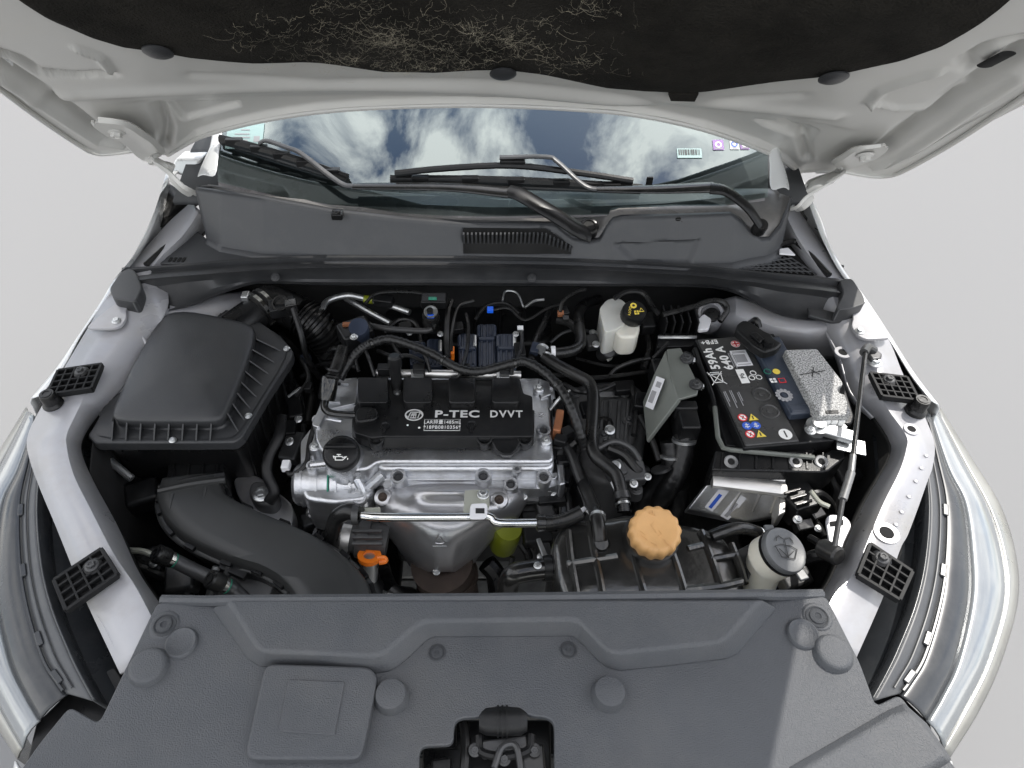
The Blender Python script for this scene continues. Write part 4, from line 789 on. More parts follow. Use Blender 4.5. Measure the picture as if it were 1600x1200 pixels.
# bosses round the flange
for px, py, z, r, hole in ((622, 744, .790, .0135, .0082), (755, 743, .790, .0135, .0082), (850, 745, .788, .0130, .0080), (798, 756, .780, .0125, .0075), (561, 776, .756, .0135, .0082), (850, 671, .808, .0125, .0078), (495, 655, .800, .009, .005), (486, 727, .785, .009, .005), (606, 757, .776, .008, 0), (808, 733, .798, .008, .0035)):
    b = MB(); boss(b, U(px, py, z), r, .035, (0, -.25, 1), 20, hole); o = b.build('bolt_boss', 'cast_alu', en, ang=45)
    if hole > .005: MB().lathe([(0, -.0105), (hole * .9, -.0105), (hole * .9, -.008), (hole * .55, -.006), (0, -.006)], U(px, py, z), (0, -.25, 1), 12).build('socket_screw', 'dark_metal', o)
for px, py, z in ((853, 688, .808), (842, 606, .811), (492, 697, .795)): b = MB(); boss(b, U(px, py, z), .0105, .03); o = b.build('bolt_boss', 'cast_alu', en); bolt(o, U(px, py, z + .001), .0052)
slab('lifting_lug', [(842, 590), (858, 596), (862, 616), (846, 622), (838, 610)], .806, .02, 'cast_alu', en, bev=.003)
for x0, x1 in ((600, 612), (745, 770), (775, 795), (838, 862)): slab('flange_lug', [(x0, 745), (x1, 745), (x1 + 1, 768), (x0 + 1, 768)], .752, .03, 'cast_alu', en, bev=.004, rnd=.005)
for k in range(5): MB().box(U(630 + k * 50, 752, .760), (.030, .006, .010)).build('casting_rib', 'cast_alu', en, bev=.002)
slab('side_lug', [(505, 774), (580, 772), (584, 786), (560, 792), (508, 790)], .72, .03, 'cast_alu', en, bev=.004)
slab('side_bracket', [(524, 775), (549, 774), (550, 789), (526, 791)], .728, .012, 'mach_alu', en, bev=.002)
MB().tube([U(552, 740, .775), U(566, 765, .758), U(570, 790, .735)], .008, 10, 4).build('casting_rib', 'cast_alu', en)
MB().tube([U(575, 762, .752), U(600, 740, .775)], .010, 10, 1).build('casting_rib', 'cast_alu', en)
MB().box(U(845, 770, .72), (.08, .02, .05)).build('head_end', 'cast_alu', en, bev=.005)
slab('side_wall', [(856, 600), (866, 604), (880, 700), (884, 756), (874, 758), (866, 700)], .775, .10, 'cast_alu', en, bev=.004)

# ---- black coil cover with lettering
ec = thing('coil_cover', 'black plastic engine cover lettered P-TEC DVVT', 'engine cover', U(690, 650, .80))
ZC = .828
ct = [(563, 600), (578, 591), (608, 592), (630, 592), (676, 592), (700, 592), (744, 592), (768, 592), (813, 592), (818, 614), (832, 618), (833, 660), (833, 682), (600, 682), (580, 684), (552, 676), (549, 660), (553, 634), (560, 628)]
slab('cover_shell', ct, ZC, .022, 'black_plastic', ec, bev=.003, rnd=.005, seg=3)
# dropped front apron with its lobe
tp = US([(551, 668), (562, 676), (598, 681), (690, 682), (765, 682), (800, 682), (834, 680), (834, 640), (552, 640)], ZC - .001); bt = US([(549, 684), (562, 697), (586, 703), (690, 703), (762, 703), (800, 702), (834, 699), (836, 640), (550, 640)], .806)
MB().prism(tp, None, bt).build('front_apron', 'black_plastic', ec, bev=.004, seg=3)
MB().prism(US([(768, 690), (776, 704), (786, 711), (798, 711), (808, 703), (814, 690), (806, 660), (776, 660)], .824), None, US([(760, 696), (771, 708), (784, 716), (799, 716), (811, 708), (822, 696), (808, 660), (774, 660)], .802)).build('front_lobe', 'black_plastic', ec, bev=.004, seg=3)
for x0, x1 in ((559, 606), (630, 675), (700, 743), (768, 812)):
    c = (x0 + x1) / 2; slab('coil_pad', [(x0, 589), (x1, 589), (x1 + (x1 - c) * .02, 625), (x1 - 3, 629), (x0 + 3, 629), (x0, 625)], .846, .03, 'black_plastic', ec, bev=.0045, rnd=.006, seg=3)
slab('left_pad', [(560, 634), (586, 634), (592, 642), (588, 655), (556, 660), (553, 648)], .840, .03, 'black_plastic', ec, bev=.005, rnd=.008, seg=3)
for px, py in ((588, 686), (757, 685), (820, 685)):
    b = MB(); p = U(px, py, .824); b.lathe([(.0135, -.02), (.013, 0), (.0115, .0015), (.010, 0), (.0095, -.004), (.006, -.0045), (.005, -.002), (0, -.002)], p, (0, -.2, 1), 24); b.build('fixing_cup', 'black_plastic', ec, ang=40)
for px, py in ((602, 666), (737, 664)):
    p = U(px, py, ZC); MB().lathe([(.008, -.002), (.008, .003), (.006, .0035), (.0045, .001), (0, .001)], p, seg=20).build('moulded_ring', 'black_plastic', ec); MB().tube([p + V((0, -.006, .001)), p + V((0, -.016, .0008))], .003, 6, 1).build('moulded_rib', 'black_plastic', ec)
fx = Frame(U(748, 648, ZC), (1, 0, 0), (0, 1, 0))
fx.text('P-TEC', 'print_silver', ec, -.0375, 0, .0215, bold=.0006, sx=1.28); fx.text('DVVT', 'print_silver', ec, .0475, 0, .0215, bold=.0005, sx=.93, sp=1.2)
fl2 = Frame(U(647, 649, ZC), (1, 0, 0), (0, 1, 0))
lg = fl2.disc('emblem_ring', 'print_silver', ec, 0, 0, .0160, .0016, .001, .0136, .80, 40)
fl2.lines('emblem_mark', 'print_silver', lg, [((-.010, -.0065), (-.006, .0065)), ((-.006, .0065), (.010, .0065)), ((.010, .0065), (.007, -.0065)), ((-.0065, -.0065), (.004, -.0065)), ((-.0035, .003), (-.005, -.003)), ((-.0035, .003), (.0035, .003)), ((.0035, .003), (.003, -.003)), ((-.004, 0), (.003, 0)), ((.0, .003), (-.001, -.006)), ((-.0125, -.002), (-.0105, -.006)), ((.0125, .002), (.0105, .006))], .0014, .0014, .001)
fp = Frame(U(691, 664.5, ZC), (1, 0, 0), (0, 1, 0))
pl = fp.sheet('number_plate_label', 'print_white', ec, 0, 0, .0615, .0250, .0010, .0006); fp.sheet('label_field', 'print_black', pl, 0, 0, .0603, .0238, .0013, .0004)
fp.text('LAR\u6392\u91cf1485mL', 'print_white', pl, 0, .0055, .0098, lift=.0016, sx=.86); fp.text('*18PB0810356*', 'print_white', pl, 0, -.0058, .0098, lift=.0016, sx=.92)
for px, py, s_ in ((637, 665, .0018), (655, 669, .002)): fx.disc('paint_spot', 'print_white', ec, U(px, py, ZC).x - fx.o.x, U(px, py, ZC).y - fx.o.y, s_, .0014, .0004)

# ---- oil filler cap
oc = thing('oil_filler_cap', 'round black oil filler cap with white oil can symbol', 'cap', U(532, 712, .80))
pc = U(533, 708, .825); axc = V((0, -.30, 1)).normalized()
MB().lathe([(.040, -.06), (.034, -.03), (.030, -.012), (0, -.012)], pc, axc, 32).build('filler_neck', 'cast_alu', en)
MB().lathe([(0, -.014), (.0285, -.014), (.0305, -.010), (.0305, .002), (.029, .006), (.024, .009), (.012, .0105), (0, .011)], pc, axc, 40).build('cap_dome', 'black_plastic', oc, ang=50)
fo = Frame(pc + axc * .011, (1, 0, 0), V((0, 1, .3)))
MB().prism([fo.at(-.028, .004, .003), fo.at(.028, .004, .003), fo.at(.025, .013, .003), fo.at(-.025, .013, .003)], -axc * .014).build('grip_bar', 'black_plastic', oc, bev=.003, seg=3)
fo2 = Frame(pc + axc * .0095 + V((0, 0, 0)), (1, 0, 0), V((0, 1, .3)))
fo2.lines('oil_can_symbol', 'print_white', oc, [((-.006, -.010), (.005, -.010)), ((-.006, -.010), (-.006, -.016)), ((-.006, -.016), (.006, -.016)), ((.006, -.016), (.012, -.010)), ((.012, -.010), (.005, -.012)), ((-.006, -.011), (-.010, -.009)), ((-.010, -.009), (-.008, -.013)), ((-.001, -.010), (-.001, -.007)), ((-.004, -.0065), (.002, -.0065)), ((.014, -.013), (.014, -.015))], .0014, .0014)

# ---- fuel rail, injectors and coil plugs behind the cover
t = thing('fuel_rail', 'bright metal fuel rail tube behind the black engine cover', 'fuel rail', U(700, 582, .82))
MB().tube(US([(588, 583), (700, 584), (814, 586)], .835), .0075, 14, 2).build('rail_tube', 'mach_alu', t)
for x in (600, 655, 725, 790):
    MB().tube([U(x, 584, .835), U(x + 1, 594, .80)], .008, 12, 1).build('injector', 'black_plastic', t); MB().box(U(x, 578, .845), (.022, .016, .02)).build('injector_plug', 'black_plastic', t, bev=.002)
for x in (652, 786): slab('rail_bracket', [(x - 10, 576), (x + 10, 576), (x + 10, 590), (x - 10, 590)], .843, .004, 'zinc', t, bev=.001)
t = thing('ignition_plug', 'black tubular sensor plug standing between the first two coil pads', 'plug', U(620, 605, .82))
MB().lathe([(0, -.03), (.010, -.03), (.010, .02), (.012, .024), (.012, .042), (.009, .046), (0, .046)], U(619, 590, .850), (0, .25, 1), 18).build('plug_body', 'black_plastic', t); MB().lathe([(0, -.05), (.007, -.05), (.007, -.02), (0, -.02)], U(619, 596, .850), (0, .25, 1), 14).build('plug_stem', 'zinc', t)
MB().box(U(620, 566, .868), (.018, .016, .02)).build('plug_cap', 'rubber', t, bev=.003)

# ---- intake manifold behind
mf = thing('intake_manifold', 'navy black plastic intake manifold with ribbed runners behind the engine', 'manifold', (-.02, 1.0, .6))
for x0, x1, y0, y1, z in ((668, 690, 528, 572, .815), (716, 744, 520, 572, .83), (746, 775, 505, 575, .822), (776, 806, 520, 572, .83), (640, 664, 532, 570, .805)):
    slab('runner', [(x0, y0), (x1, y0), (x1 + 1, y1), (x0, y1)], z, .12, 'navy_plastic', mf, bev=.006, rnd=.006, seg=3)
    for k in range(3): x = x0 + (x1 - x0) * (k + .8) / 3.4; MB().tube([U(x, y0 + 3, z + .001), U(x, y1 - 3, z + .001)], .0022, 6, 1).build('runner_rib', 'navy_plastic', mf)
    for xx in (x0 + 2, x1 - 2): MB().tube([U(xx, y0 + 5, z + .004), U(xx, y0 + 22, z + .002)], .0035, 8, 1).build('clip_post', 'zinc' if xx == x1 - 2 and x0 in (668, 716, 776) else 'navy_plastic', mf)
    MB().box(U((x0 + x1) / 2, y0 + 26, z), ((x1 - x0) * .0011, .008, .012)).build('runner_band', 'navy_plastic', mf, bev=.002)
slab('plenum', [(600, 478), (860, 476), (865, 535), (598, 540)], .76, .14, 'black_plastic', mf, bev=.02, rnd=.03, seg=4)
for k in range(6): MB().tube([U(630 + k * 38, 482, .763), U(628 + k * 38, 532, .763)], .004, 6, 1).build('plenum_rib', 'black_plastic', mf)
MB().box(U(705, 552, .842), (.012, .02, .02)).build('connector', 'orange', mf, bev=.002); MB().box(U(700, 545, .848), (.012, .012, .02)).build('connector', 'blue_clip', mf, bev=.002)
t = thing('purge_valve', 'small black valve with bright blue clip behind the engine', 'valve', U(672, 492, .85))
MB().lathe([(0, -.04), (.017, -.04), (.017, 0), (.015, .006), (.006, .008), (.006, .022), (0, .022)], U(673, 494, .868), (0, -.3, 1), 22).build('valve_body', 'gloss_black', t)
MB().box(U(673, 494, .876), (.013, .004, .008)).build('blue_clip', 'blue_clip', t, bev=.001); MB().box(U(676, 468, .882), (.016, .008, .008)).build('green_clip', 'green_ring', t, bev=.001); ring('cap_ring', 'zinc', t, U(673, 487, .882), (0, -.3, 1), .013, .002, .003)
MB().box(U(678, 470, .874), (.05, .03, .02)).build('valve_bracket', 'black_plastic', t, bev=.004)
t = thing('refrigerant_pipe', 'grey metal pipe with a lime green band along the dark firewall', 'pipe', U(560, 470, .80))
MB().tube(US([(502, 486), (512, 470), (540, 462), (560, 464), (600, 474), (640, 488)], .83), .0065, 12, 5).build('pipe', 'zinc', t); ring('green_band', 'oil_filter', t, U(576, 468, .832), V((1, -.12, 0)), .0085, .002, .018); MB().tube(US([(540, 466), (578, 488), (610, 505)], .81), .006, 10, 4).build('pipe', 'zinc', t)
t = thing('brake_booster_pipe', 'black hose with silver sleeve across the back of the engine', 'hose', U(620, 515, .82))
MB().tube(US([(575, 508), (610, 514), (660, 517), (674, 514)], .845), .0058, 12, 4).build('sleeve', 'dark_metal', t); MB().tube(US([(540, 545), (555, 520), (580, 508)], .83), .008, 12, 4).build('hose', 'rubber', t)

# ---- exhaust heat shield and converter
hs = thing('heat_shield', 'pressed grey metal exhaust heat shield on the front of the engine', 'heat shield', (-.04, .70, .30))
rw = [[(588, 754, .742), (612, 752, .75), (640, 752, .752), (680, 752, .754), (720, 752, .754), (760, 752, .752), (800, 756, .75), (826, 760, .74)],
      [(588, 770, .74), (612, 768, .765), (640, 766, .770), (675, 768, .790), (720, 768, .790), (760, 766, .768), (798, 770, .765), (828, 775, .735)],
      [(586, 790, .728), (606, 790, .762), (640, 788, .775), (678, 786, .766), (720, 786, .766), (760, 788, .775), (795, 792, .762), (818, 795, .72)],
      [(590, 808, .71), (612, 810, .75), (645, 808, .766), (680, 806, .762), (718, 806, .762), (750, 808, .764), (782, 812, .745), (806, 814, .70)],
      [(602, 832, .68), (624, 832, .72), (652, 830, .745), (680, 828, .752), (712, 828, .752), (738, 830, .742), (760, 832, .715), (782, 832, .675)],
      [(622, 858, .64), (640, 858, .68), (662, 856, .708), (682, 854, .722), (706, 854, .722), (724, 856, .70), (740, 858, .675), (756, 860, .635)],
      [(638, 882, .59), (652, 882, .63), (670, 880, .66), (684, 880, .672), (704, 880, .672), (716, 880, .655), (728, 882, .625), (738, 884, .585)],
      [(646, 892, .55), (658, 894, .59), (672, 894, .62), (684, 894, .632), (704, 894, .632), (714, 894, .615), (724, 894, .585), (732, 894, .545)]]
G_ = [US(r_) for r_ in rw]; C1 = [cat([r_[i] for r_ in G_], 5) for i in range(8)]; G2 = [cat(list(q), 5) for q in zip(*C1)]
MB().grid(G2).build('shield_skin', 'shield_metal', hs, ang=80, solid=.0018)
bolt(hs, U(682, 893, .635), .0045, (0, -.6, .8))
for px, py, z in ((598, 777, .765), (780, 781, .775)):
    p = U(px, py, z); MB().lathe([(0, -.01), (.016, -.01), (.014, .0), (.010, .002), (0, .002)], p, (0, -.4, 1)).build('fixing_dimple', 'shield_metal', hs, ang=50); bolt(hs, p, .0058, (0, -.4, 1), 'rust')
MB().tube([U(686, 836, .756), U(680, 848, .74), U(694, 848, .74), U(688, 838, .756)], .0012, 6, 4).build('stamped_mark', 'shield_metal', hs); MB().tube([U(676, 853, .733), U(698, 853, .733)], .0012, 6, 1).build('stamped_mark', 'shield_metal', hs)
cv = thing('catalytic_converter', 'dark rusty catalytic converter can below the heat shield', 'converter', U(700, 935, .35))
MB().tube([U(690, 880, .62), U(700, 905, .55), U(710, 940, .46), U(715, 975, .36)], (.056, .046), 28, 5).build('can', 'rust', cv)
for a in (.57, .50): ring('can_band', 'rust', cv, U(698, 898 if a > .55 else 920, a), V((.03, -.25, -1)), .058, .006, .012, 32)

# ---- silver coolant pipe across the front
t = thing('coolant_pipe', 'bright chrome coolant pipe with white bracket across the heat shield', 'pipe', U(700, 808, .80))
MB().tube([U(556, 805, .80), U(600, 808, .805), U(730, 808, .805), U(756, 806, .805), U(768, 809, .803), U(780, 817, .80), U(842, 817, .80)], .0070, 16, 4).build('pipe', 'chrome', t)
slab('bracket_plate', [(726, 766), (764, 764), (765, 790), (760, 803), (724, 802)], .806, .003, 'zinc_bracket', t, bev=.0008, rnd=.003); bolt(t, U(755, 773, .807), .0065)
slab('white_bracket', [(736, 787), (760, 786), (762, 792), (761, 807), (756, 811), (734, 811), (734, 795)], .8155, .0025, 'paper', t, bev=.0008, rnd=.004); slab('bracket_slot', [(743, 794), (757, 794), (757, 802), (743, 802)], .8162, .001, 'dark_metal', t, bev=0)
slab('bracket_plate', [(552, 794), (594, 792), (595, 803), (553, 804)], .795, .003, 'zinc_bracket', t, bev=.0008); bolt(t, U(560, 798, .796), .0045)
MB().tube([U(562, 804, .80), U(545, 800, .795), U(528, 808, .78), U(520, 830, .75), U(518, 860, .70)], .0135, 14, 5).build('hose', 'rubber', t); ring('hose_clamp', 'dark_metal', t, U(556, 805, .80), (1, 0, 0), .0155, .003, .01)
MB().tube([U(838, 817, .80), U(862, 817, .80), U(885, 812, .81), U(910, 800, .82)], .0115, 14, 4).build('hose', 'rubber', t); ring('hose_clamp', 'gloss_black', t, U(846, 817, .80), (1, 0, 0), .0135, .003, .012)
# ---- thermostat housing with orange clip
t = thing('thermostat_housing', 'dark metal thermostat housing with orange locking clip', 'thermostat', U(560, 850, .62))
MB().lathe([(0, -.05), (.030, -.05), (.030, -.02), (.034, -.018), (.034, 0), (.027, .004), (.027, .04), (0, .04)], U(560, 840, .70), (-1, .1, .15), 26).build('housing', 'gear_metal', t); MB().lathe([(0, -.012), (.031, -.012), (.031, .012), (0, .012)], U(538, 840, .70), (-1, .1, .15), 26).build('outlet_ring', 'mach_alu', t)
for k in range(3): MB().box(U(574, 830 + k * 10, .735), (.05, .006, .008)).build('casting_rib', 'gear_metal', t, bev=.002)
MB().lathe([(0, -.03), (.013, -.03), (.014, 0), (.014, .02), (0, .02)], U(578, 884, .69), (.1, .3, 1), 20).build('spigot', 'zinc', t)
MB().lathe([(.010, -.004), (.019, -.004), (.0195, .004), (.010, .004), (.010, -.004)], U(577, 870, .71), (.1, .35, 1), 26).build('orange_clip', 'orange', t); MB().tube([U(588, 872, .712), U(600, 872, .708), U(602, 877, .705), U(592, 879, .706)], .0045, 8, 4).build('orange_clip_tail', 'orange', t)
MB().tube([U(565, 870, .66), U(580, 910, .62), U(600, 945, .58)], .018, 14, 4).build('lower_hose', 'rubber', t); ring('spring_clamp', 'zinc', t, U(612, 927, .60), (.3, .8, .6), .020, .0025, .008)
MB().tube([U(590, 880, .60), U(598, 905, .56), U(612, 930, .60), U(640, 935, .56)], .020, 12, 4).build('lower_hose', 'rubber', t)
# ---- oil filter
t = thing('oil_filter', 'yellow green oil filter canister below the chrome pipe', 'oil filter', U(790, 850, .58))
MB().lathe([(0, -.06), (.022, -.06), (.025, -.05), (.025, .03), (.023, .038), (0, .038)], U(791, 836, .66), (.1, -.2, 1), 28, rf=lambda k, j: 1 + (.015 if k % 2 and j in (2, 3) else 0)).build('canister', 'oil_filter', t)
# ================================================================== battery
ZB_ = .852
bt_ = thing('battery', 'black car battery with printed label and blue grey lid', 'battery', U(1165, 620, .66))
f0 = U(1165, 697, ZB_); r0 = U(1089, 530, ZB_); f1 = U(1247, 693, ZB_)
yd = (r0 - f0).normalized(); xd = V((yd.y, -yd.x, 0)); BL = (r0 - f0).length
fb = Frame(f0, xd, yd)
def bslab(name, u0, u1, v0, v1, top, h, m, parent=bt_, bev=.003):
    return MB().prism([fb.at(u0, v0, top), fb.at(u1, v0, top), fb.at(u1, v1, top), fb.at(u0, v1, top)], (0, 0, -h)).build(name, m, parent, bev=bev, seg=3)
WB = .092
def uv(px, py, h=0.):
    p = U(px, py, ZB_ + h) - f0; return p.dot(xd), p.dot(yd)
bslab('case', -.002, .152, -.002, BL + .004, -.003, .185, 'black_plastic')
lb = bslab('label', .001, WB, .001, BL, .0, .006, 'batt_label', bev=.0025)
lu = uv(1184, 568, .012); lv = uv(1226, 648, .012)
bslab('lid', WB + .001, .150, lv[1], BL - .02, .012, .02, 'batt_case', bev=.004)
bslab('lid_front', WB + .004, .147, lv[1] + .004, lv[1] + .018, .0135, .004, 'batt_case', bev=.002)
fu = Frame(fb.at(0, 0, 0), yd, -xd)      # u runs to the back, v to the left: the way the big print reads
def bt(s, u, v, size, m='print_white', bold=.0, sx=1.0): return fu.text(s, m, lb, u, -v, size, bold=bold, sx=sx, lift=.0012)
u_, v_ = uv(1112, 561); bt('59Ah', v_, u_, .0235, bold=.0006)
u_, v_ = uv(1132, 560); bt('640 A', v_, u_, .0225, bold=.0006)
u_, v_ = uv(1143, 564)
for k in range(3): fb.sheet('small_print', 'print_grey', lb, u_ + k * .0035, v_ + (.002, 0, .004)[k], .0016, (.034, .040, .026)[k], .0012)
fd = Frame(fb.at(0, 0), -xd, -yd); u_, v_ = uv(1108, 535)
fd.text('EFB+', 'print_white', lb, -u_, -v_, .0145, bold=.0003, lift=.0012)
u_, v_ = uv(1149, 538); fb.disc('plus_badge', 'print_white', lb, u_, v_, .0085, .0012); fb.disc('plus_badge_red', 'print_red', lb, u_, v_, .0076, .0016, r2=.0066); fb.lines('plus_sign', 'print_red', lb, [((u_ - .005, v_), (u_ + .005, v_)), ((u_, v_ - .005), (u_, v_ + .005))], .0028, .0016)
# printed data label, crossed-out bin, lead box, recycling arrows
u_, v_ = uv(1158, 560); fb.sheet('data_label', 'paper', lb, u_, v_, .030, .040, .0012)
for k in range(3): fb.sheet('data_line', 'print_grey', lb, u_, v_ + (-.0165, .0135, .0165)[k], .024, .0018, .0016)
fb.sheet('data_block', 'print_grey', lb, u_ - .001, v_ - .001, .020, .020, .0016)
u_, yb = uv(1139, 590); u_ -= .022
fb.lines('crossed_bin', 'print_white', lb, [((u_ - .013, yb - .015), (u_ + .013, yb + .015)), ((u_ - .013, yb + .015), (u_ + .013, yb - .015)), ((u_ - .008, yb - .010), (u_ - .010, yb + .010)), ((u_ - .008, yb - .010), (u_ + .008, yb - .010)), ((u_ + .008, yb - .010), (u_ + .010, yb + .010)), ((u_ - .012, yb + .010), (u_ + .012, yb + .010)), ((u_ - .008, yb + .014), (u_ + .008, yb + .014))], .0014)
u2 = uv(1161, 590)[0]; fb.sheet('lead_box', 'print_white', lb, u2, yb, .015, .034, .0012); fu.text('Pb', 'print_black', lb, yb, -u2, .012, lift=.0018)
u3, v3 = uv(1179, 588)
for a in (0, 2.094, 4.189):
    fb.disc('recycling_arrow', 'print_white', lb, u3 + .0075 * math.cos(a + 1.57), v3 + .0075 * math.sin(a + 1.57), .0058, .0012, r2=.0042, seg=14)
for px, l_ in ((1136, .034), (1146, .040), (1157, .030)):
    u_, v_ = uv(px, 622)
    for q_ in (-.0015, .0015): fb.sheet('small_print', 'print_grey', lb, u_ + q_, v_ + q_ * 2, .0013, l_ * (1 if q_ < 0 else .7), .0012)
for px, py in ((1190, 616), (1203, 643)):
    MB().lathe([(.017, 0), (.016, .0025), (.0135, .003), (.012, .001), (.006, .001), (.005, .003), (0, .003)], fb.at(*uv(px, py)), seg=28).build('cell_plug', 'batt_label', bt_, ang=40)
for (px, py), m in zip(((1160, 653), (1176, 653), (1167, 666), (1181, 665), (1172, 679), (1188, 679)), ('r', 'y', 'b', 'b', 'r', 'y')):
    u, v = uv(px, py)
    if m == 'y': fb.disc('warning_triangle', 'print_yellow', lb, u, v - .001, .0095, .0012, seg=3, a0=math.pi / 2); fb.lines('warning_mark', 'print_black', lb, [((u, v - .003), (u, v + .003))], .002, .0016)
    elif m == 'r': fb.disc('ban_ring', 'print_red', lb, u, v, .0080, .0012); fb.disc('ban_field', 'print_white', lb, u, v, .0060, .0016); fb.lines('ban_bar', 'print_red', lb, [((u - .004, v + .004), (u + .004, v - .004))], .0018, .002); fb.lines('ban_figure', 'print_black', lb, [((u - .001, v - .0035), (u + .002, v + .0025))], .0018, .0018)
    else: fb.disc('mandatory_disc', 'print_blue', lb, u, v, .0080, .0012); fb.lines('mandatory_figure', 'print_white', lb, [((u - .0035, v - .002), (u + .0035, v - .002)), ((u - .0025, v + .002), (u + .0025, v + .002)), ((u, v - .0045), (u, v + .0045))], .0014, .0016)
u_, v_ = uv(1227, 679); fb.disc('minus_badge', 'print_white', lb, u_, v_, .0110, .0014); fb.lines('minus_sign', 'print_black', lb, [((u_, v_ - .006), (u_, v_ + .006))], .0024, .0018)
ZL = .012; fl3 = Frame(fb.at(0, 0, ZL), xd, yd); ld = lb
u_, v_ = uv(1199, 581, ZL); fl3.disc('green_dot', 'green_ring', ld, u_, v_, .0065, .0012, r2=.0054); u_, v_ = uv(1213, 581, ZL); fl3.disc('yellow_dot', 'print_yellow', ld, u_, v_, .0065, .0012)
u_, v_ = uv(1208, 595, ZL); fl3.sheet('manual_symbol', 'print_white', ld, u_, v_, .011, .010, .0012); fl3.lines('manual_line', 'print_black', ld, [((u_, v_ - .004), (u_, v_ + .004)), ((u_ - .004, v_), (u_ + .004, v_))], .0012, .0016); u_, v_ = uv(1222, 595, ZL); fl3.sheet('red_box', 'print_red', ld, u_, v_, .012, .011, .0012); fl3.sheet('red_box_field', 'batt_case', ld, u_, v_, .009, .0075, .0016)
u_, v_ = uv(1225, 618, ZL)
for k in range(12): a = k * 6.283 / 12; fl3.disc('gear_mark', 'print_grey', ld, u_ + .012 * math.cos(a), v_ + .012 * math.sin(a), .0030, .0012, seg=8)
fl3.disc('gear_mark', 'print_grey', ld, u_, v_, .010, .0014, r2=.007)
# terminal clamp, cover
t = thing('terminal_cover', 'black plastic positive terminal cover on the back of the battery', 'cover', U(1185, 530, .86))
slab('cover_box', [(1150, 514), (1153, 505), (1161, 499), (1172, 501), (1196, 517), (1206, 521), (1210, 528), (1224, 536), (1214, 545), (1196, 550), (1178, 540)], .890, .020, 'black_plastic', t, bev=.006, rnd=.006, seg=3)
slab('cover_latch', [(1172, 520), (1182, 517), (1196, 530), (1188, 535)], .895, .01, 'black_plastic', t, bev=.003); MB().lathe([(0, 0), (.010, 0), (.009, .008), (0, .009)], U(1200, 537, .889), seg=18).build('cover_button', 'black_plastic', t)
MB().tube([U(1172, 505, .88), U(1182, 500, .89), U(1186, 512, .88)], .006, 8, 4).build('cable_loop', 'rubber', t)
t = thing('terminal_clamp', 'grey metal negative terminal clamp at the front of the battery', 'clamp', U(1255, 680, .85))
p = fb.at(.128, .022, .004)
MB().lathe([(.017, -.012), (.018, .006), (.012, .008), (.011, .014), (0, .014)], p, seg=22).build('clamp_ring', 'zinc', t); MB().box(p + V((.03, -.012, 0)), (.05, .024, .012), Matrix.Rotation(-.4, 3, 'Z')).build('clamp_strap', 'zinc', t, bev=.003); bolt(t, p + V((-.016, -.012, .006)), .006); MB().box(p + V((.05, -.03, -.01)), (.045, .03, .003), Matrix.Rotation(-.3, 3, 'Z')).build('sensor_plate', 'zinc', t, bev=.001)
MB().box(p + V((.032, .02, -.004)), (.025, .05, .006), Matrix.Rotation(.4, 3, 'Z')).build('bus_bar', 'zinc', t, bev=.001)
# tray
tr_ = thing('battery_tray', 'black plastic battery tray with eyelets and a raised rim', 'tray', U(1180, 720, .62))
rim = [(1117, 636), (1122, 684), (1130, 700), (1142, 703), (1272, 715)]
MB().tube(US(rim, .838), .0042, 8, 1, smooth=False).build('rim_bar', 'olive_steel', tr_)
MB().tube([U(1117, 636, .838), U(1112, 615, .842), U(1098, 580, .848), U(1086, 545, .850)], .0042, 8, 3).build('hold_down_rod', 'black_plastic', tr_)
F0 = US([(1124, 700), (1272, 716), (1322, 705), (1326, 716), (1290, 735), (1110, 738)], .795)
slab('front_shelf', [(1118, 703), (1272, 713), (1300, 702), (1322, 704), (1320, 716), (1296, 735), (1285, 738), (1112, 734)], .832, .075, 'black_plastic', tr_, bev=.004)
MB().prism(US([(1118, 640), (1135, 696), (1270, 712), (1280, 690), (1090, 540), (1080, 545)], .828), (0, 0, -.18)).build('tray_wall', 'black_plastic', tr_, bev=.003)
for px, py in ((1142, 722), (1243, 722), (1283, 722)):
    p = U(px, py, .833); e_ = MB().lathe([(.005, 0), (.011, 0), (.0115, .002), (.010, .0035), (.006, .003), (.005, 0)], p, (0, -.3, 1), 24).build('eyelet', 'steel_grey', tr_); MB().lathe([(0, 0), (.006, 0), (.006, .0012), (0, .0012)], p, (0, -.3, 1), 16).build('eyelet_bore', 'firewall', e_)
for k in range(7): MB().tube([U(1130 + k * 26, 708, .833), U(1126 + k * 27, 733, .832)], .0022, 6, 1).build('shelf_rib', 'black_plastic', tr_)
for px, py in ((1118, 637), (1085, 601), (1072, 560)): b = MB(); b.lathe([(0, -.008), (.009, -.008), (.0125, -.004), (.0125, .004), (.008, .008), (.004, .009), (0, .009)], U(px, py, .845 if py < 630 else .812), (-.7, -.5, .5), 22); o = b.build('rubber_grommet', 'rubber', tr_); bolt(o, U(px + 10, py + 3, .845 if py < 630 else .812), .005, (1, -.2, .3))
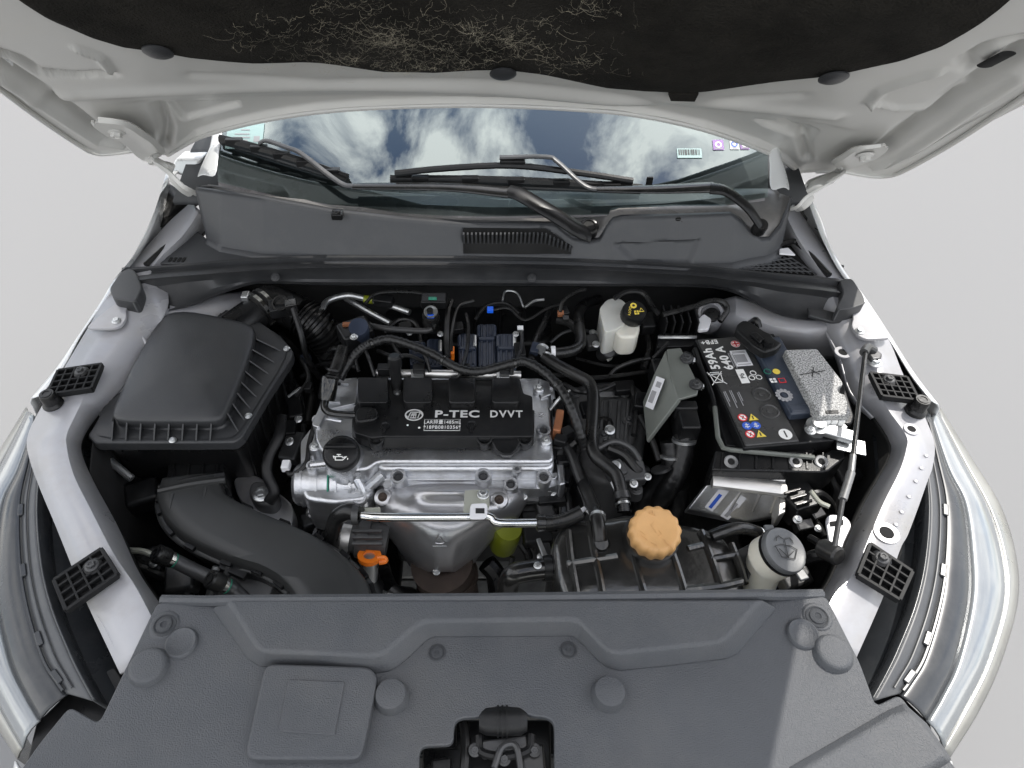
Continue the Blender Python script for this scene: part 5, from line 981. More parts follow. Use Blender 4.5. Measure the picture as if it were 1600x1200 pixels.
# ================================================================== fuse box
fz = thing('fuse_box', 'fuse box with black grained lid, sun glints painted on as pale speckle, marked with a scratched cross', 'fuse box', U(1275, 600, .70))
fp_ = [(1226, 546), (1277, 544), (1316, 594), (1318, 600), (1309, 606), (1311, 613), (1321, 616), (1331, 648), (1280, 650)]
slab('lid', fp_, .880, .022, 'fuse_lid_glints', fz, bev=.004, rnd=.004, seg=3)
slab('lower_box', [(1222, 548), (1278, 546), (1320, 600), (1336, 650), (1332, 662), (1282, 664), (1262, 640)], .856, .12, 'black_plastic', fz, bev=.004, rnd=.005)
ff = Frame(U(1272, 582, .880), (1, 0, 0), (0, 1, 0)); ff.lines('scratched_cross', 'print_black', fz, [((-.026, -.006), (.020, .004)), ((-.006, -.010), (.003, .012)), ((.008, -.005), (-.004, .006))], .0016, .001, .0004)
for k in range(3): MB().box(U(1292 + k * 11, 661, .862), (.010, .004, .012)).build('catch', 'print_white', fz, bev=.001)
slab('lid_tab', [(1290, 641), (1310, 640), (1311, 645), (1291, 646)], .8815, .004, 'black_plastic', fz, bev=.001)
# ================================================================== olive module bracket
t = thing('control_module', 'grey green module bracket with a white label beside the battery', 'module', U(1040, 610, .74))
tp = [U(1042, 545, .868), U(1064, 543, .872), U(1072, 560, .870), U(1092, 602, .866), U(1090, 616, .858), U(1060, 624, .850), U(1048, 590, .862)]
MB().prism(tp, (0, 0, -.006)).build('top_plate', 'olive_steel', t, bev=.002)
A_ = [U(1040, 547, .866), U(1048, 590, .862), U(1060, 624, .850), U(1054, 632, .84), U(1010, 690, .775), U(1004, 628, .80), U(1020, 588, .83)]
MB().prism(A_, (.006, .0, -.006)).build('face_plate', 'olive_steel', t, bev=.002)
e0 = U(1034, 612, .834); n3 = (A_[4] - A_[0]).cross(A_[2] - A_[0]).normalized(); n3 = n3 if n3.z > 0 else -n3
fm = Frame(UP(1026, 615, A_[1].lerp(A_[5], .5), n3) , (A_[1] - A_[4]).normalized(), n3.cross((A_[1] - A_[4]).normalized())); fm.o += n3 * .004
l_ = fm.sheet('module_label', 'paper', t, 0, 0, .058, .022, .001); fm.sheet('label_print', 'print_grey', l_, -.008, .002, .022, .012, .0016); fm.sheet('label_print', 'print_grey', l_, .016, -.002, .010, .012, .0016)
MB().box(U(1028, 600, .80), (.02, .09, .05)).build('module_body', 'black_plastic', t, bev=.004)
for px, py in ((1073, 561), (1087, 602)): MB().lathe([(0, 0), (.012, 0), (.012, .003), (0, .003)], U(px, py, .872), seg=18).build('washer', 'dark_metal', t); bolt(t, U(px, py, .874), .0065, m='dark_metal')
t = thing('relay_fins', 'black finned relay block with metal edge behind the module bracket', 'relay', U(1060, 520, .80))
slab('relay_body', [(1030, 520), (1085, 518), (1090, 540), (1026, 542)], .83, .06, 'black_plastic', t, bev=.003); MB().tube([U(1028, 527, .835), U(1088, 527, .836)], .0035, 6, 1).build('metal_edge', 'zinc', t)
for k in range(5): MB().box(U(1036 + k * 12, 505, .84), (.003, .05, .05)).build('fin', 'black_plastic', t, bev=.0008)
# aluminium transmission computer
t = thing('gearbox_computer', 'ribbed bare aluminium control unit with labels below the battery tray', 'module', U(1150, 775, .66))
q = [U(1112, 748, .80), U(1228, 765, .79), U(1216, 806, .745), U(1168, 815, .735), U(1074, 796, .745)]
MB().prism(q, (0, .012, -.03)).build('case', 'cast_alu', t, bev=.004)
MB().tube([U(1112, 750, .806), U(1170, 757, .804), U(1226, 764, .800)], .016, 12, 2, flat=.55).build('flange_bar', 'mach_alu', t); MB().tube([U(1118, 740, .806), U(1225, 750, .804)], .006, 10, 2).build('flange_bar', 'mach_alu', t)
slab('flange', [(1116, 736), (1228, 744), (1234, 752), (1228, 768), (1112, 752)], .798, .012, 'mach_alu', t, bev=.003)
for px, py in ((1147, 736), (1228, 740)): e_ = MB().lathe([(.006, -.006), (.013, -.006), (.013, .004), (.006, .004), (.006, -.006)], U(px, py, .803), (0, -.2, 1), 22).build('mount_ear', 'mach_alu', t)
nq = (q[1] - q[0]).cross(q[4] - q[0]).normalized(); nq = nq if nq.z > 0 else -nq
fg = Frame(UP(1130, 783, q[0], nq) + nq * .001, (q[0] - q[4]).normalized(), nq.cross((q[0] - q[4]).normalized()))
for v_ in (.012, -.020): l_ = fg.sheet('label', 'paper', t, .0, v_, .05, .016, .001); fg.sheet('label_print', 'print_blue' if v_ > 0 else 'print_grey', l_, -.006, v_, .03, .006, .0016)
for f in (.45, .7, .9): a = q[0].lerp(q[1], f); c = q[4].lerp(q[2], f); MB().tube([a.lerp(c, .2) + nq * .001, a.lerp(c, .9) + nq * .001], .0025, 6, 1).build('case_rib', 'mach_alu', t)
slab('side_plate', [(1217, 768), (1230, 766), (1228, 800), (1216, 806)], .79, .04, 'mach_alu', t, bev=.003)
t = thing('computer_plug', 'black multi pin plug beside the aluminium control unit', 'plug', U(1245, 790, .70))
MB().box(U(1243, 782, .775), (.05, .06, .05), Matrix.Rotation(.3, 3, 'Z')).build('plug_body', 'black_plastic', t, bev=.004)
for k in range(3): MB().box(U(1238 + k * 9, 768 + k * 9, .806), (.03, .004, .006), Matrix.Rotation(.3, 3, 'Z')).build('plug_rib', 'gloss_black', t, bev=.001)
MB().tube([U(1265, 775, .79), U(1280, 772, .79), U(1296, 786, .77), U(1300, 806, .74)], .008, 10, 5).build('plug_lead', 'tape', t); MB().tube([U(1267, 768, .80), U(1280, 784, .80), U(1296, 792, .80)], .004, 8, 4).build('lever', 'zinc_bracket', t)

# ================================================================== brake fluid reservoir
br = thing('brake_reservoir', 'milky white brake fluid reservoir with black cap and yellow symbols', 'reservoir', U(970, 520, .74))
slab('tank', [(962, 494), (975, 490), (1000, 500), (1000, 516), (994, 526), (970, 527), (960, 515)], .845, .05, 'white_plastic', br, bev=.006, rnd=.01, seg=3)
slab('tank_rear', [(936, 482), (950, 466), (970, 466), (985, 480), (978, 505), (962, 515), (945, 520)], .850, .06, 'milky_plastic', br, bev=.010, rnd=.012, seg=4)
slab('tank_foot', [(942, 515), (966, 512), (962, 535), (954, 540)], .81, .05, 'milky_plastic', br, bev=.005)
pc = U(991, 488, .868); ac = V((.12, -.28, 1)).normalized(); MB().lathe([(0, -.03), (.019, -.03), (.019, 0), (0, 0)], pc, ac, 24).build('neck', 'white_plastic', br)
cp = MB().lathe([(0, -.018), (.022, -.018), (.0235, -.014), (.0235, .004), (.0215, .008), (0, .008)], pc, ac, 48, rf=lambda k, j: 1 + (.03 if k % 2 and j in (2, 3) else 0)).build('cap', 'black_plastic', br)
fk = Frame(pc + ac * .008, (1, .1, 0), V((0, 1, .28)))
fk.disc('brake_symbol', 'print_yellow', cp, -.002, .010, .0062, .0008); fk.disc('brake_symbol_hole', 'print_black', cp, -.002, .010, .0026, .0012); fk.text('DOT4', 'print_yellow', cp, -.012, -.002, .0072, ang=-1.9); fk.sheet('book_symbol', 'print_yellow', cp, .001, -.006, .0085, .0085, .0008); fk.lines('book_line', 'print_black', cp, [((.001, -.010), (.001, -.002)), ((-.002, -.006), (.004, -.006))], .001, .0012); fk.disc('warning_triangle', 'print_yellow', cp, .011, -.002, .0062, .0008, seg=3, a0=1.57); fk.disc('warning_triangle_field', 'print_black', cp, .011, -.002, .0038, .0012, seg=3, a0=1.57)
MB().lathe([(0, -.05), (.014, -.05), (.014, 0), (.012, .002), (0, .002)], U(952, 548, .79), (.1, -.6, .8), 22).build('master_cylinder_end', 'gear_metal', br); MB().tube([U(952, 545, .79), U(958, 520, .79), U(962, 480, .79)], .022, 16, 2).build('master_cylinder', 'dark_metal', br)
for px, py in ((926, 520), (930, 537)): MB().tube([U(px, py, .80), U(px + 18, py + 1, .80)], .0045, 8, 1).build('brake_pipe_union', 'zinc', br)

# ================================================================== expansion tank
ex = thing('expansion_tank', 'glossy black ribbed coolant tank behind the front cover', 'tank', U(1020, 890, .62))
et = [(872, 826), (890, 812), (925, 808), (985, 800), (1060, 815), (1120, 828), (1140, 843), (1150, 862), (1164, 896), (1168, 915), (1150, 940), (884, 945), (870, 900), (864, 850)]
T = US(et, .805); cen = sum(T, V()) / len(T)
def sc2(f, dz): return [cen + (p - cen) * f + V((0, 0, dz)) for p in fillet(T, .012)]
m_ = MB().grid([sc2(1.03, -.17), sc2(1.03, -.040), sc2(1.02, -.020), sc2(.985, -.008), sc2(.93, -.002), sc2(.7, .003), sc2(.4, .005)], closed=True); rg = sc2(.4, .005); m_.add(rg, [tuple(range(len(rg)))]); m_.build('tank_shell', 'tank_black', ex, ang=60)
def bead(pts, r=.0058, z=.8085): MB().tube(US(pts, z), r, 8, 4).build('rib', 'tank_black', ex)
for q_ in ([(921, 816), (928, 860), (938, 905), (944, 942)], [(990, 868), (998, 898), (1010, 935)], [(1048, 858), (1058, 885), (1072, 930)], [(1095, 830), (1108, 862), (1126, 915)], [(886, 882), (925, 876), (964, 870)], [(1075, 858), (1098, 852)], [(1110, 874), (1152, 866)], [(1072, 922), (1125, 916), (1160, 908)], [(888, 830), (892, 870), (902, 930)], [(1142, 850), (1156, 885), (1164, 912)]): bead(q_)
pc = U(1019, 838, .825); ac = V((-.02, -.22, 1)).normalized()
MB().lathe([(.045, -.03), (.041, -.008), (.040, .006), (0, .006)], pc, ac, 36).build('filler_neck', 'tank_black', ex)
cp = MB().lathe([(0, .002), (.034, .002), (.037, .005), (.0375, .026), (.035, .033), (.030, .0355), (.027, .0345), (0, .0355)], pc, ac, 96, rf=lambda k, j: 1 + (.035 * math.cos(k * 2 * math.pi * 14 / 96) if 1 < j < 5 else 0)).build('cap', 'tan_cap', ex, ang=50)
fk = Frame(pc + ac * .0350, (1, -.2, 0), V((0, 1, .22)))
fk.lines('cap_symbol', 'tan_cap', cp, [((-.004, .010), (-.008, .004)), ((-.008, .004), (.000, -.006)), ((.004, -.002), (.008, -.006)), ((.008, -.006), (.004, -.010)), ((-.012, .022), (-.008, .026)), ((-.008, .026), (-.004, .020)), ((-.004, .020), (-.012, .022))], .0015, .0009, .0008)
for k in range(4): fk.lines('cap_symbol', 'tan_cap', cp, [((.012 + k * .003, -.014 - k * .002), (.017 + k * .003, -.020 - k * .002))], .0013, .0009, .0008)
fk.lines('cap_symbol', 'tan_cap', cp, [((-.022, -.008), (-.014, -.012)), ((-.020, -.014), (-.012, -.018)), ((-.006, -.022), (.002, -.024))], .0014, .0009, .0008)
t = thing('tank_hose', 'short black hose with clamp on the side of the coolant tank', 'hose', U(830, 890, .70))
MB().tube([U(880, 885, .775), U(858, 888, .775), U(820, 893, .775), U(802, 899, .77), U(794, 915, .74), U(792, 940, .68)], .0165, 16, 6).build('hose', 'gloss_black', t); ring('hose_clamp', 'black_plastic', t, U(856, 888, .775), V((-1, -.06, 0)), .0195, .003, .012); bolt(t, U(840, 884, .795), .004); ring('hose_clamp', 'black_plastic', t, U(866, 887, .775), V((-1, -.06, 0)), .019, .002, .006)
t = thing('overflow_hose', 'thin black hose clipped into a stub on top of the coolant tank', 'hose', U(930, 835, .80))
MB().tube([U(938, 846, .815), U(936, 826, .822), U(932, 806, .82), U(922, 780, .80), U(905, 740, .76), U(890, 700, .72)], .0105, 14, 6).build('hose', 'rubber', t); MB().lathe([(.013, -.012), (.013, .004), (.010, .008), (0, .008)], U(939, 850, .810), (0, -.4, 1), 20).build('stub', 'gloss_black', t); ring('spring_clip', 'zinc', t, U(934, 808, .82), (.05, .4, -.1), .0125, .002, .006)
MB().tube([U(1112, 838, .815), U(1140, 828, .82), U(1165, 826, .815), U(1185, 832, .80)], .0095, 12, 5).build('hose', 'gloss_black', thing('return_hose', 'short glossy hose with clip at the battery end of the coolant tank', 'hose', U(1145, 830, .80)))
slab('mount_bracket', [(1150, 860), (1185, 842), (1195, 856), (1170, 905), (1166, 890)], .79, .01, 'dark_metal', ex, bev=.003)
for px, py in ((905, 795), (915, 798)): slab('wire_tag', [(px, py), (px + 8, py - 4), (px + 12, py), (px + 6, py + 6)], .80, .002, 'paper', ex, bev=.0005)

# ================================================================== washer bottle
wb = thing('washer_filler', 'cream washer bottle filler neck with grey cap and wiper symbol', 'filler', U(1190, 900, .60))
pc = U(1222, 862, .838); ac = V((.30, -.16, 1)).normalized()
MB().tube([U(1184, 960, .66), U(1186, 925, .72), U(1192, 893, .775), pc - ac * .03], lambda t_: .022 + .014 * max(0, t_ - .35), 26, 6).build('neck', 'white_plastic', wb)
MB().lathe([(.034, -.032), (.0335, -.004), (.032, 0), (0, 0)], pc, ac, 36).build('neck_rim', 'white_plastic', wb)
cp = MB().lathe([(0, 0), (.0345, 0), (.0345, .006), (.0325, .0095), (.029, .0095), (.027, .0085), (0, .0088)], pc, ac, 40).build('cap', 'grey_cap', wb, ang=45)
ring('cap_seal', 'rubber', cp, pc - ac * .002, ac, .0355, .004, .005, 40)
fk = Frame(pc + ac * .0095, (1, 0, -.3), V((0, 1, .15)))
fk.lines('wiper_symbol', 'print_black', cp, [((-.018, .002), (-.011, -.013)), ((-.011, -.013), (.011, -.013)), ((.011, -.013), (.018, .002)), ((-.018, .002), (-.009, .006)), ((-.009, .006), (.009, .006)), ((.009, .006), (.018, .002)), ((-.012, -.001), (0, -.011)), ((.012, -.001), (0, -.011)), ((0, -.013), (0, .016)), ((-.003, .016), (-.009, .019)), ((-.009, .019), (-.013, .015)), ((-.013, .015), (-.014, .011)), ((.003, .016), (.009, .019)), ((.009, .019), (.013, .015)), ((.013, .015), (.014, .011))], .0012, .0014, .0006)
MB().box(pc + V((.020, -.034, -.006)), (.015, .016, .005), Matrix.Rotation(.3, 3, 'Z')).build('cap_tab', 'grey_cap', cp, bev=.002); MB().box(pc + V((-.012, .034, .008)), (.014, .010, .006)).build('cap_tab', 'grey_cap', cp, bev=.002)

# ================================================================== hood gas strut
gs = thing('gas_strut', 'slim hood gas strut with chrome sleeve standing on the sunlit rail', 'strut', U(1300, 866, .84))
a, b_, c, d = U(1352, 552, .905), U(1330, 738, .90), U(1317, 780, .888), U(1303, 860, .87)
MB().tube([a, b_], .0040, 12, 1).build('rod', 'gloss_black', gs); MB().tube([b_, c], .0062, 14, 1).build('sleeve', 'steel_grey', gs); MB().tube([c, d], .0040, 12, 1).build('tube', 'dark_metal', gs); MB().tube([U(1333, 712, .9005), U(1330, 738, .90)], .0050, 12, 1).build('sleeve_neck', 'steel_grey', gs)
MB().tube([U(1350, 551, .905), U(1356, 543, .90), U(1366, 548, .892)], .0075, 10, 4).build('top_socket', 'dark_metal', gs); slab('top_plate', [(1350, 543), (1362, 539), (1380, 552), (1378, 560), (1364, 562)], .892, .012, 'dark_metal', gs, bev=.004)
MB().lathe([(0, -.02), (.011, -.02), (.014, -.016), (.014, .010), (.011, .013), (.005, .014), (0, .014)], U(1300, 864, .860), (.35, -.75, .5), 26).build('bottom_joint', 'rubber', gs); bolt(gs, U(1366, 567, .880), .0085)
MB().tube([U(1298, 866, .845), U(1275, 868, .83), U(1240, 880, .80)], .009, 10, 4).build('joint_pin', 'black_plastic', gs)
slab('strut_bracket', [(1290, 812), (1296, 803), (1322, 806), (1332, 820), (1318, 850), (1312, 880), (1296, 850)], .852, .004, 'rail_paint', body, bev=.0015, rnd=.008)
slab('bracket_slot', [(1297, 815), (1318, 812), (1318, 820), (1298, 822)], .8535, .001, 'firewall', body, bev=0)

# ================================================================== air-con service ports
for i, (cp_, tail, l_) in enumerate((((252, 868), [(262, 873), (300, 890), (330, 905), (350, 925)], 'air conditioning service port with black cap near the rail'), ((336, 908), [(345, 914), (372, 928), (400, 955)], 'air conditioning service port with black cap beside the intake duct'))):
    t = thing('service_port', l_, 'service port', U(*cp_, .70), 'air conditioning service ports')
    a = U(*cp_, .775); d = (U(*tail[1], .755) - a).normalized(); ax_ = V((-.5, -.05, .75)).normalized()
    MB().lathe([(0, -.012), (.0135, -.012), (.0145, -.008), (.0145, .008), (.0125, .011), (0, .011)], a, ax_, 24, rf=lambda k, j: 1 + (.03 if k % 2 and j in (2, 3) else 0)).build('cap', 'rubber', t); MB().lathe([(.009, .0105), (.009, .0125), (.006, .0125), (.006, .0105)], a, ax_, 20).build('cap_mark', 'black_plastic', t)
    ring('neck_ring', 'chrome', t, a - ax_ * .016, ax_, .0125, .004, .007); ring('green_ring', 'green_ring', t, a - ax_ * .021, ax_, .0120, .003, .002)
    MB().tube([a - ax_ * .012, a - ax_ * .03] + [U(x, y_, .742) for x, y_ in tail[1:]], .0115, 14, 5).build('pipe', 'dark_metal', t)
t = thing('refrigerant_line', 'pair of dark pipes dropping down beside the intake duct', 'pipe', U(340, 920, .60))
for x in (332, 352): MB().tube([U(x + 6, 885, .74), U(x, 910, .72), U(x - 10, 950, .64)], .006, 10, 3).build('pipe', 'zinc' if x == 332 else 'dark_metal', t)
t = thing('horn', 'dark round horn housing low beside the service ports', 'horn', U(395, 920, .55)); MB().lathe([(0, -.03), (.05, -.03), (.055, -.01), (.05, .01), (.02, .014), (0, .014)], U(385, 925, .66), (.1, -.3, 1), 28).build('horn_body', 'gear_metal', t)
t = thing('bracket_arm', 'bent black engine mount arm with a blue zinc bolt', 'mount', U(415, 760, .60))
MB().tube([U(441, 650, .79), U(436, 680, .785), U(420, 712, .77), U(417, 740, .755), U(428, 768, .735), U(420, 785, .72)], .0100, 12, 6, flat=.6).build('arm', 'black_plastic', t)
slab('mount_pad', [(392, 750), (428, 752), (436, 775), (425, 790), (398, 786), (386, 770)], .715, .06, 'gear_metal', t, bev=.008, rnd=.012, seg=3); bolt(t, U(409, 773, .717), .0105)
slab('mount_base', [(362, 745), (400, 740), (460, 790), (455, 830), (430, 828), (372, 780)], .685, .04, 'shield_metal', t, bev=.012, rnd=.02, seg=3)
t = thing('side_pipes', 'loose black sensor leads on the oil cap side of the engine', 'cable', U(455, 700, .70))
MB().tube([U(538, 548, .84), U(500, 640, .79), U(484, 690, .78), U(478, 725, .775), U(455, 742, .765), U(446, 728, .765)], .0045, 10, 6).build('lead', 'rubber', t)
MB().tube([U(470, 560, .80), U(482, 590, .78), U(462, 620, .76)], .004, 8, 5).build('lead', 'tape', t)
for px, py, m in ((447, 728, 'paper'), (482, 606, 'black_plastic')): MB().box(U(px, py, .77), (.014, .018, .014)).build('connector', m, t, bev=.002)
MB().tube([U(450, 620, .76), U(470, 605, .77)], .003, 8, 1).build('lead', 'zinc', t)
# breather hose into the cover's left pad
t = thing('breather_hose', 'black breather hose with sleeve bent into the coil cover', 'hose', U(512, 620, .79))
MB().tube([U(536, 545, .86), U(528, 570, .855), U(520, 590, .85)], .012, 16, 4).build('hose', 'rubber', t); MB().lathe([(0, -.02), (.0145, -.02), (.0155, -.015), (.0155, .018), (.013, .022), (0, .022)], U(513, 607, .84), (.12, .45, .5), 24).build('sleeve', 'gloss_black', t)
MB().tube([U(510, 620, .83), U(507, 636, .828), U(515, 645, .828), U(535, 648, .828), U(556, 649, .828)], .0068, 12, 6).build('pipe', 'gloss_black', t)
for q_ in (-.012, .0, .012): ring('sleeve_rib', 'black_plastic', t, U(521, 588, .85) + V((.1, .45, .5)).normalized() * q_, (.12, .45, .5), .0145, .002, .004)
t = thing('throttle_sensor', 'black sensor block with small connectors above the breather hose', 'sensor', U(550, 530, .80))
MB().box(U(556, 522, .85), (.06, .05, .04), Matrix.Rotation(.5, 3, 'Z')).build('sensor_body', 'black_plastic', t, bev=.006); MB().lathe([(0, -.02), (.018, -.02), (.018, .015), (0, .015)], U(562, 516, .87), (0, -.4, 1), 20).build('sensor_cap', 'navy_plastic', t); MB().box(U(543, 507, .872), (.018, .008, .005)).build('tag', 'copper', t); bolt(t, U(553, 527, .876), .005)

# ================================================================== loom and hoses
t = thing('wiring_loom', 'thick black taped wiring loom arching over the back of the engine', 'cable', U(700, 560, .82))
loom = [U(x, y_, z) for x, y_, z in ((530, 592, .83), (548, 562, .85), (566, 544, .862), (584, 535, .868), (609, 530, .87), (642, 539, .87), (678, 554, .868), (716, 575, .866), (750, 580, .866), (795, 569, .872), (820, 565, .874), (850, 581, .87), (876, 608, .86), (893, 640, .845), (906, 675, .82), (914, 700, .79))]
rj = random.Random(2); MB().tube(loom, .0082, 12, 14, rf=lambda i: 1 + .07 * math.sin(i * 1.9) + .05 * math.sin(i * .7)).build('loom', 'tape', t)
for q_ in ([(570, 545, .86), (578, 565, .855), (586, 588, .84)], [(640, 540, .868), (662, 552, .862), (672, 582, .84)], [(722, 578, .862), (716, 588, .85), (706, 590, .84)], [(800, 568, .87), (800, 585, .85)], [(566, 548, .86), (556, 560, .85), (560, 580, .84)], [(722, 574, .868), (730, 545, .86), (732, 510, .85), (728, 490, .85)], [(806, 566, .872), (815, 540, .862), (815, 515, .86)], [(612, 532, .868), (620, 548, .864), (628, 560, .86)]):
    MB().tube([U(*p) for p in q_], .0036, 8, 5).build('branch', 'tape', t)
for i in (40, 90, 130, 165): ring('cable_tie', 'gloss_black', t, cat(loom, 14)[i], cat(loom, 14)[i + 1] - cat(loom, 14)[i], .0098, .002, .004, 16)
t = thing('upper_leads', 'thin black and grey wires looping in front of the dark firewall', 'cable', U(780, 490, .83))
for q_, r_, m in (([(700, 560, .85), (698, 530, .86), (700, 490, .86), (706, 470, .86)], .006, 'rubber'), ([(705, 548, .855), (706, 520, .865), (716, 480, .865), (740, 470, .86)], .003, 'rubber'), ([(770, 484, .86), (795, 482, .862), (820, 500, .862), (855, 482, .862), (880, 474, .86)], .0026, 'tape'), ([(785, 470, .86), (790, 455, .86), (808, 458, .86), (818, 480, .86)], .002, 'zinc'), ([(875, 488, .865), (880, 470, .87), (900, 456, .872), (915, 452, .87)], .0035, 'rubber'), ([(1035, 492, .865), (1080, 480, .868), (1110, 470, .87), (1130, 472, .868), (1136, 485, .86), (1125, 502, .85)], .0055, 'rubber'), ([(960, 466, .87), (980, 456, .874), (1005, 458, .874), (1020, 480, .868), (1030, 492, .862)], .005, 'rubber'), ([(570, 475, .86), (590, 458, .862), (640, 456, .862), (680, 462, .862)], .0035, 'rubber'), ([(860, 585, .80), (930, 590, .79), (1000, 582, .79), (1030, 578, .79)], .004, 'rubber'), ([(900, 560, .78), (960, 572, .78), (1020, 560, .78)], .003, 'rubber'), ([(1020, 560, .83), (1035, 545, .84), (1044, 535, .845)], .0035, 'rubber')):
    MB().tube([U(*p) for p in q_], r_, 8, 7).build('wire', m, t)
for px, py, m in ((766, 484, 'blue_clip'), (813, 514, 'zinc'), (876, 490, 'copper'), (884, 498, 'rubber')): MB().box(U(px, py, .862), (.012, .012, .008)).build('connector', m, t, bev=.001)
t = thing('heater_hose', 'black heater hose curving beside the brake reservoir', 'hose', U(905, 520, .78))
MB().tube([U(x, y_, z) for x, y_, z in ((936, 468, .80), (915, 474, .82), (904, 490, .835), (906, 515, .838), (907, 535, .838), (896, 547, .84), (868, 552, .842), (852, 552, .842))], .0105, 16, 7).build('hose', 'rubber', t); ring('hose_clamp', 'paper', t, U(864, 551, .842), V((1, .0, 0)), .0128, .0025, .008); ring('hose_clamp', 'zinc', t, U(848, 546, .845), V((.4, 1, 0)), .0125, .002, .006); ring('hose_clamp', 'zinc', t, U(855, 558, .845), V((.4, 1, 0)), .012, .002, .004)
t = thing('radiator_hose', 'long black coolant hose running down past the gearbox', 'hose', U(940, 700, .70))
MB().tube([U(x, y_, z) for x, y_, z in ((850, 556, .845), (874, 572, .842), (900, 586, .838), (920, 598, .832), (927, 618, .825), (926, 655, .812), (924, 690, .80), (930, 712, .795), (948, 728, .79), (964, 744, .785), (972, 775, .775), (975, 800, .765))], .0112, 16, 7).build('hose', 'rubber', t); ring('hose_clamp', 'dark_metal', t, U(972, 776, .775), V((.1, -1, -.2)), .014, .003, .012); ring('hose_clamp', 'zinc', t, U(973, 788, .770), V((.1, -1, -.2)), .013, .002, .004)
t = thing('gearbox', 'dark cast gearbox housing between engine and battery', 'gearbox', U(960, 680, .40))
slab('housing', [(890, 600), (945, 590), (1000, 596), (1015, 625), (1010, 690), (1000, 740), (960, 760), (905, 740)], .735, .30, 'gear_metal', t, bev=.018, rnd=.03, seg=4)
slab('housing_step', [(935, 622), (990, 618), (996, 680), (975, 712), (940, 705)], .752, .04, 'gear_metal', t, bev=.010, rnd=.02, seg=3)
slab('type_label', [(932, 612), (966, 612), (966, 620), (932, 620)], .7365, .001, 'print_grey', t, bev=0)
for k, (px, py) in enumerate(((976, 616), (982, 656), (943, 680), (994, 764), (900, 612))): MB().lathe([(.014, -.02), (.012, 0), (.009, .002), (0, .002)], U(px, py, .755 if k in (1, 2) else .738), seg=18).build('bolt_boss', 'gear_metal', t); bolt(t, U(px, py, .757 if k in (1, 2) else .740), .006, m='dark_metal' if k else 'zinc')
for k in range(4): MB().tube([U(940 + k * 14, 628, .755), U(938 + k * 13, 700, .754)], .004, 8, 1).build('casting_rib', 'gear_metal', t)
ring('shift_ring', 'gloss_black', t, U(945, 663, .757), (0, -.2, 1), .016, .004, .005)
t = thing('gear_cables', 'thick black taped cables dropping down beside the battery tray', 'cable', U(1050, 740, .55))
MB().box(U(1072, 668, .80), (.035, .05, .06)).build('connector', 'black_plastic', t, bev=.005); MB().box(U(1070, 640, .82), (.040, .02, .03)).build('connector', 'black_plastic', t, bev=.004); ring('cable_clamp', 'zinc', t, U(1069, 688, .79), (0, -.6, -1), .021, .003, .005)
MB().tube([U(x, y_, z) for x, y_, z in ((1070, 680, .79), (1066, 715, .765), (1055, 745, .74), (1040, 770, .71), (1025, 795, .66), (1020, 830, .58))], .0185, 16, 8, rf=lambda i: 1 + .03 * math.sin(i * 2.2)).build('cable', 'tape', t)
MB().tube([U(x, y_, z) for x, y_, z in ((1046, 690, .78), (1048, 725, .75), (1030, 755, .71), (1005, 790, .66), (1000, 820, .58))], .0165, 16, 8, rf=lambda i: 1 + .03 * math.sin(i * 2.0)).build('cable', 'tape', t)
MB().tube([U(x, y_, z) for x, y_, z in ((1062, 760, .72), (1062, 785, .69), (1050, 810, .64))], .016, 14, 6).build('cable', 'tape', t); ring('cable_clamp', 'zinc', t, U(1047, 712, .765), (0, -.6, -1), .019, .003, .004); ring('cable_clamp', 'dark_metal', t, U(1033, 733, .755), (.3, -.6, -.8), .018, .003, .005)
t = thing('engine_side_leads', 'bundle of black leads and copper coloured plug at the gearbox end of the engine', 'cable', U(890, 700, .70))
MB().box(U(872, 664, .80), (.014, .05, .03), Matrix.Rotation(-.2, 3, 'Z')).build('plug', 'copper', t, bev=.003); MB().box(U(872, 640, .78), (.02, .03, .03)).build('connector', 'black_plastic', t, bev=.003)
for q_, r_, m in (([(880, 690, .79), (893, 712, .79), (905, 745, .78), (918, 775, .77), (928, 800, .77)], .0085, 'tape'), ([(905, 690, .79), (900, 720, .78), (890, 750, .75), (880, 780, .72)], .006, 'rubber'), ([(866, 700, .78), (885, 700, .79), (900, 690, .80)], .005, 'rubber'), ([(860, 640, .80), (875, 622, .82), (890, 610, .82)], .003, 'zinc'), ([(950, 700, .775), (975, 712, .77), (995, 735, .76), (1010, 735, .75)], .009, 'tape'), ([(945, 735, .76), (960, 765, .75), (966, 790, .75)], .002, 'zinc'), ([(870, 770, .72), (885, 765, .73), (878, 776, .72)], .002, 'copper'), ([(700, 600, .70), (760, 800, .60)], .003, 'rubber')):
    if q_[0][0] == 700: continue
    MB().tube([U(*p) for p in q_], r_, 10, 7).build('lead', m, t)
for px, py, z in ((876, 688, .80), (885, 676, .80), (862, 712, .775), (880, 720, .775), (866, 735, .765)): MB().box(U(px, py, z), (.022, .018, .016), Matrix.Rotation(px * .1, 3, 'Z')).build('connector', 'black_plastic', t, bev=.003)
t = thing('alternator', 'dark alternator and brackets under the gearbox end of the engine', 'alternator', U(850, 800, .45))
MB().lathe([(0, -.06), (.05, -.06), (.055, -.04), (.055, .04), (.045, .055), (0, .055)], U(838, 800, .63), (1, .1, .1), 28).build('case', 'dark_metal', t); MB().box(U(835, 772, .72), (.09, .02, .02)).build('bracket', 'black_plastic', t, bev=.004); MB().tube([U(815, 779, .73), U(860, 782, .73), U(880, 775, .73)], .007, 10, 3).build('rod', 'dark_metal', t)
for k in range(4): MB().box(U(830 + k * 8, 840 + k * 6, .66), (.03, .008, .03)).build('fin', 'black_plastic', t, bev=.002)
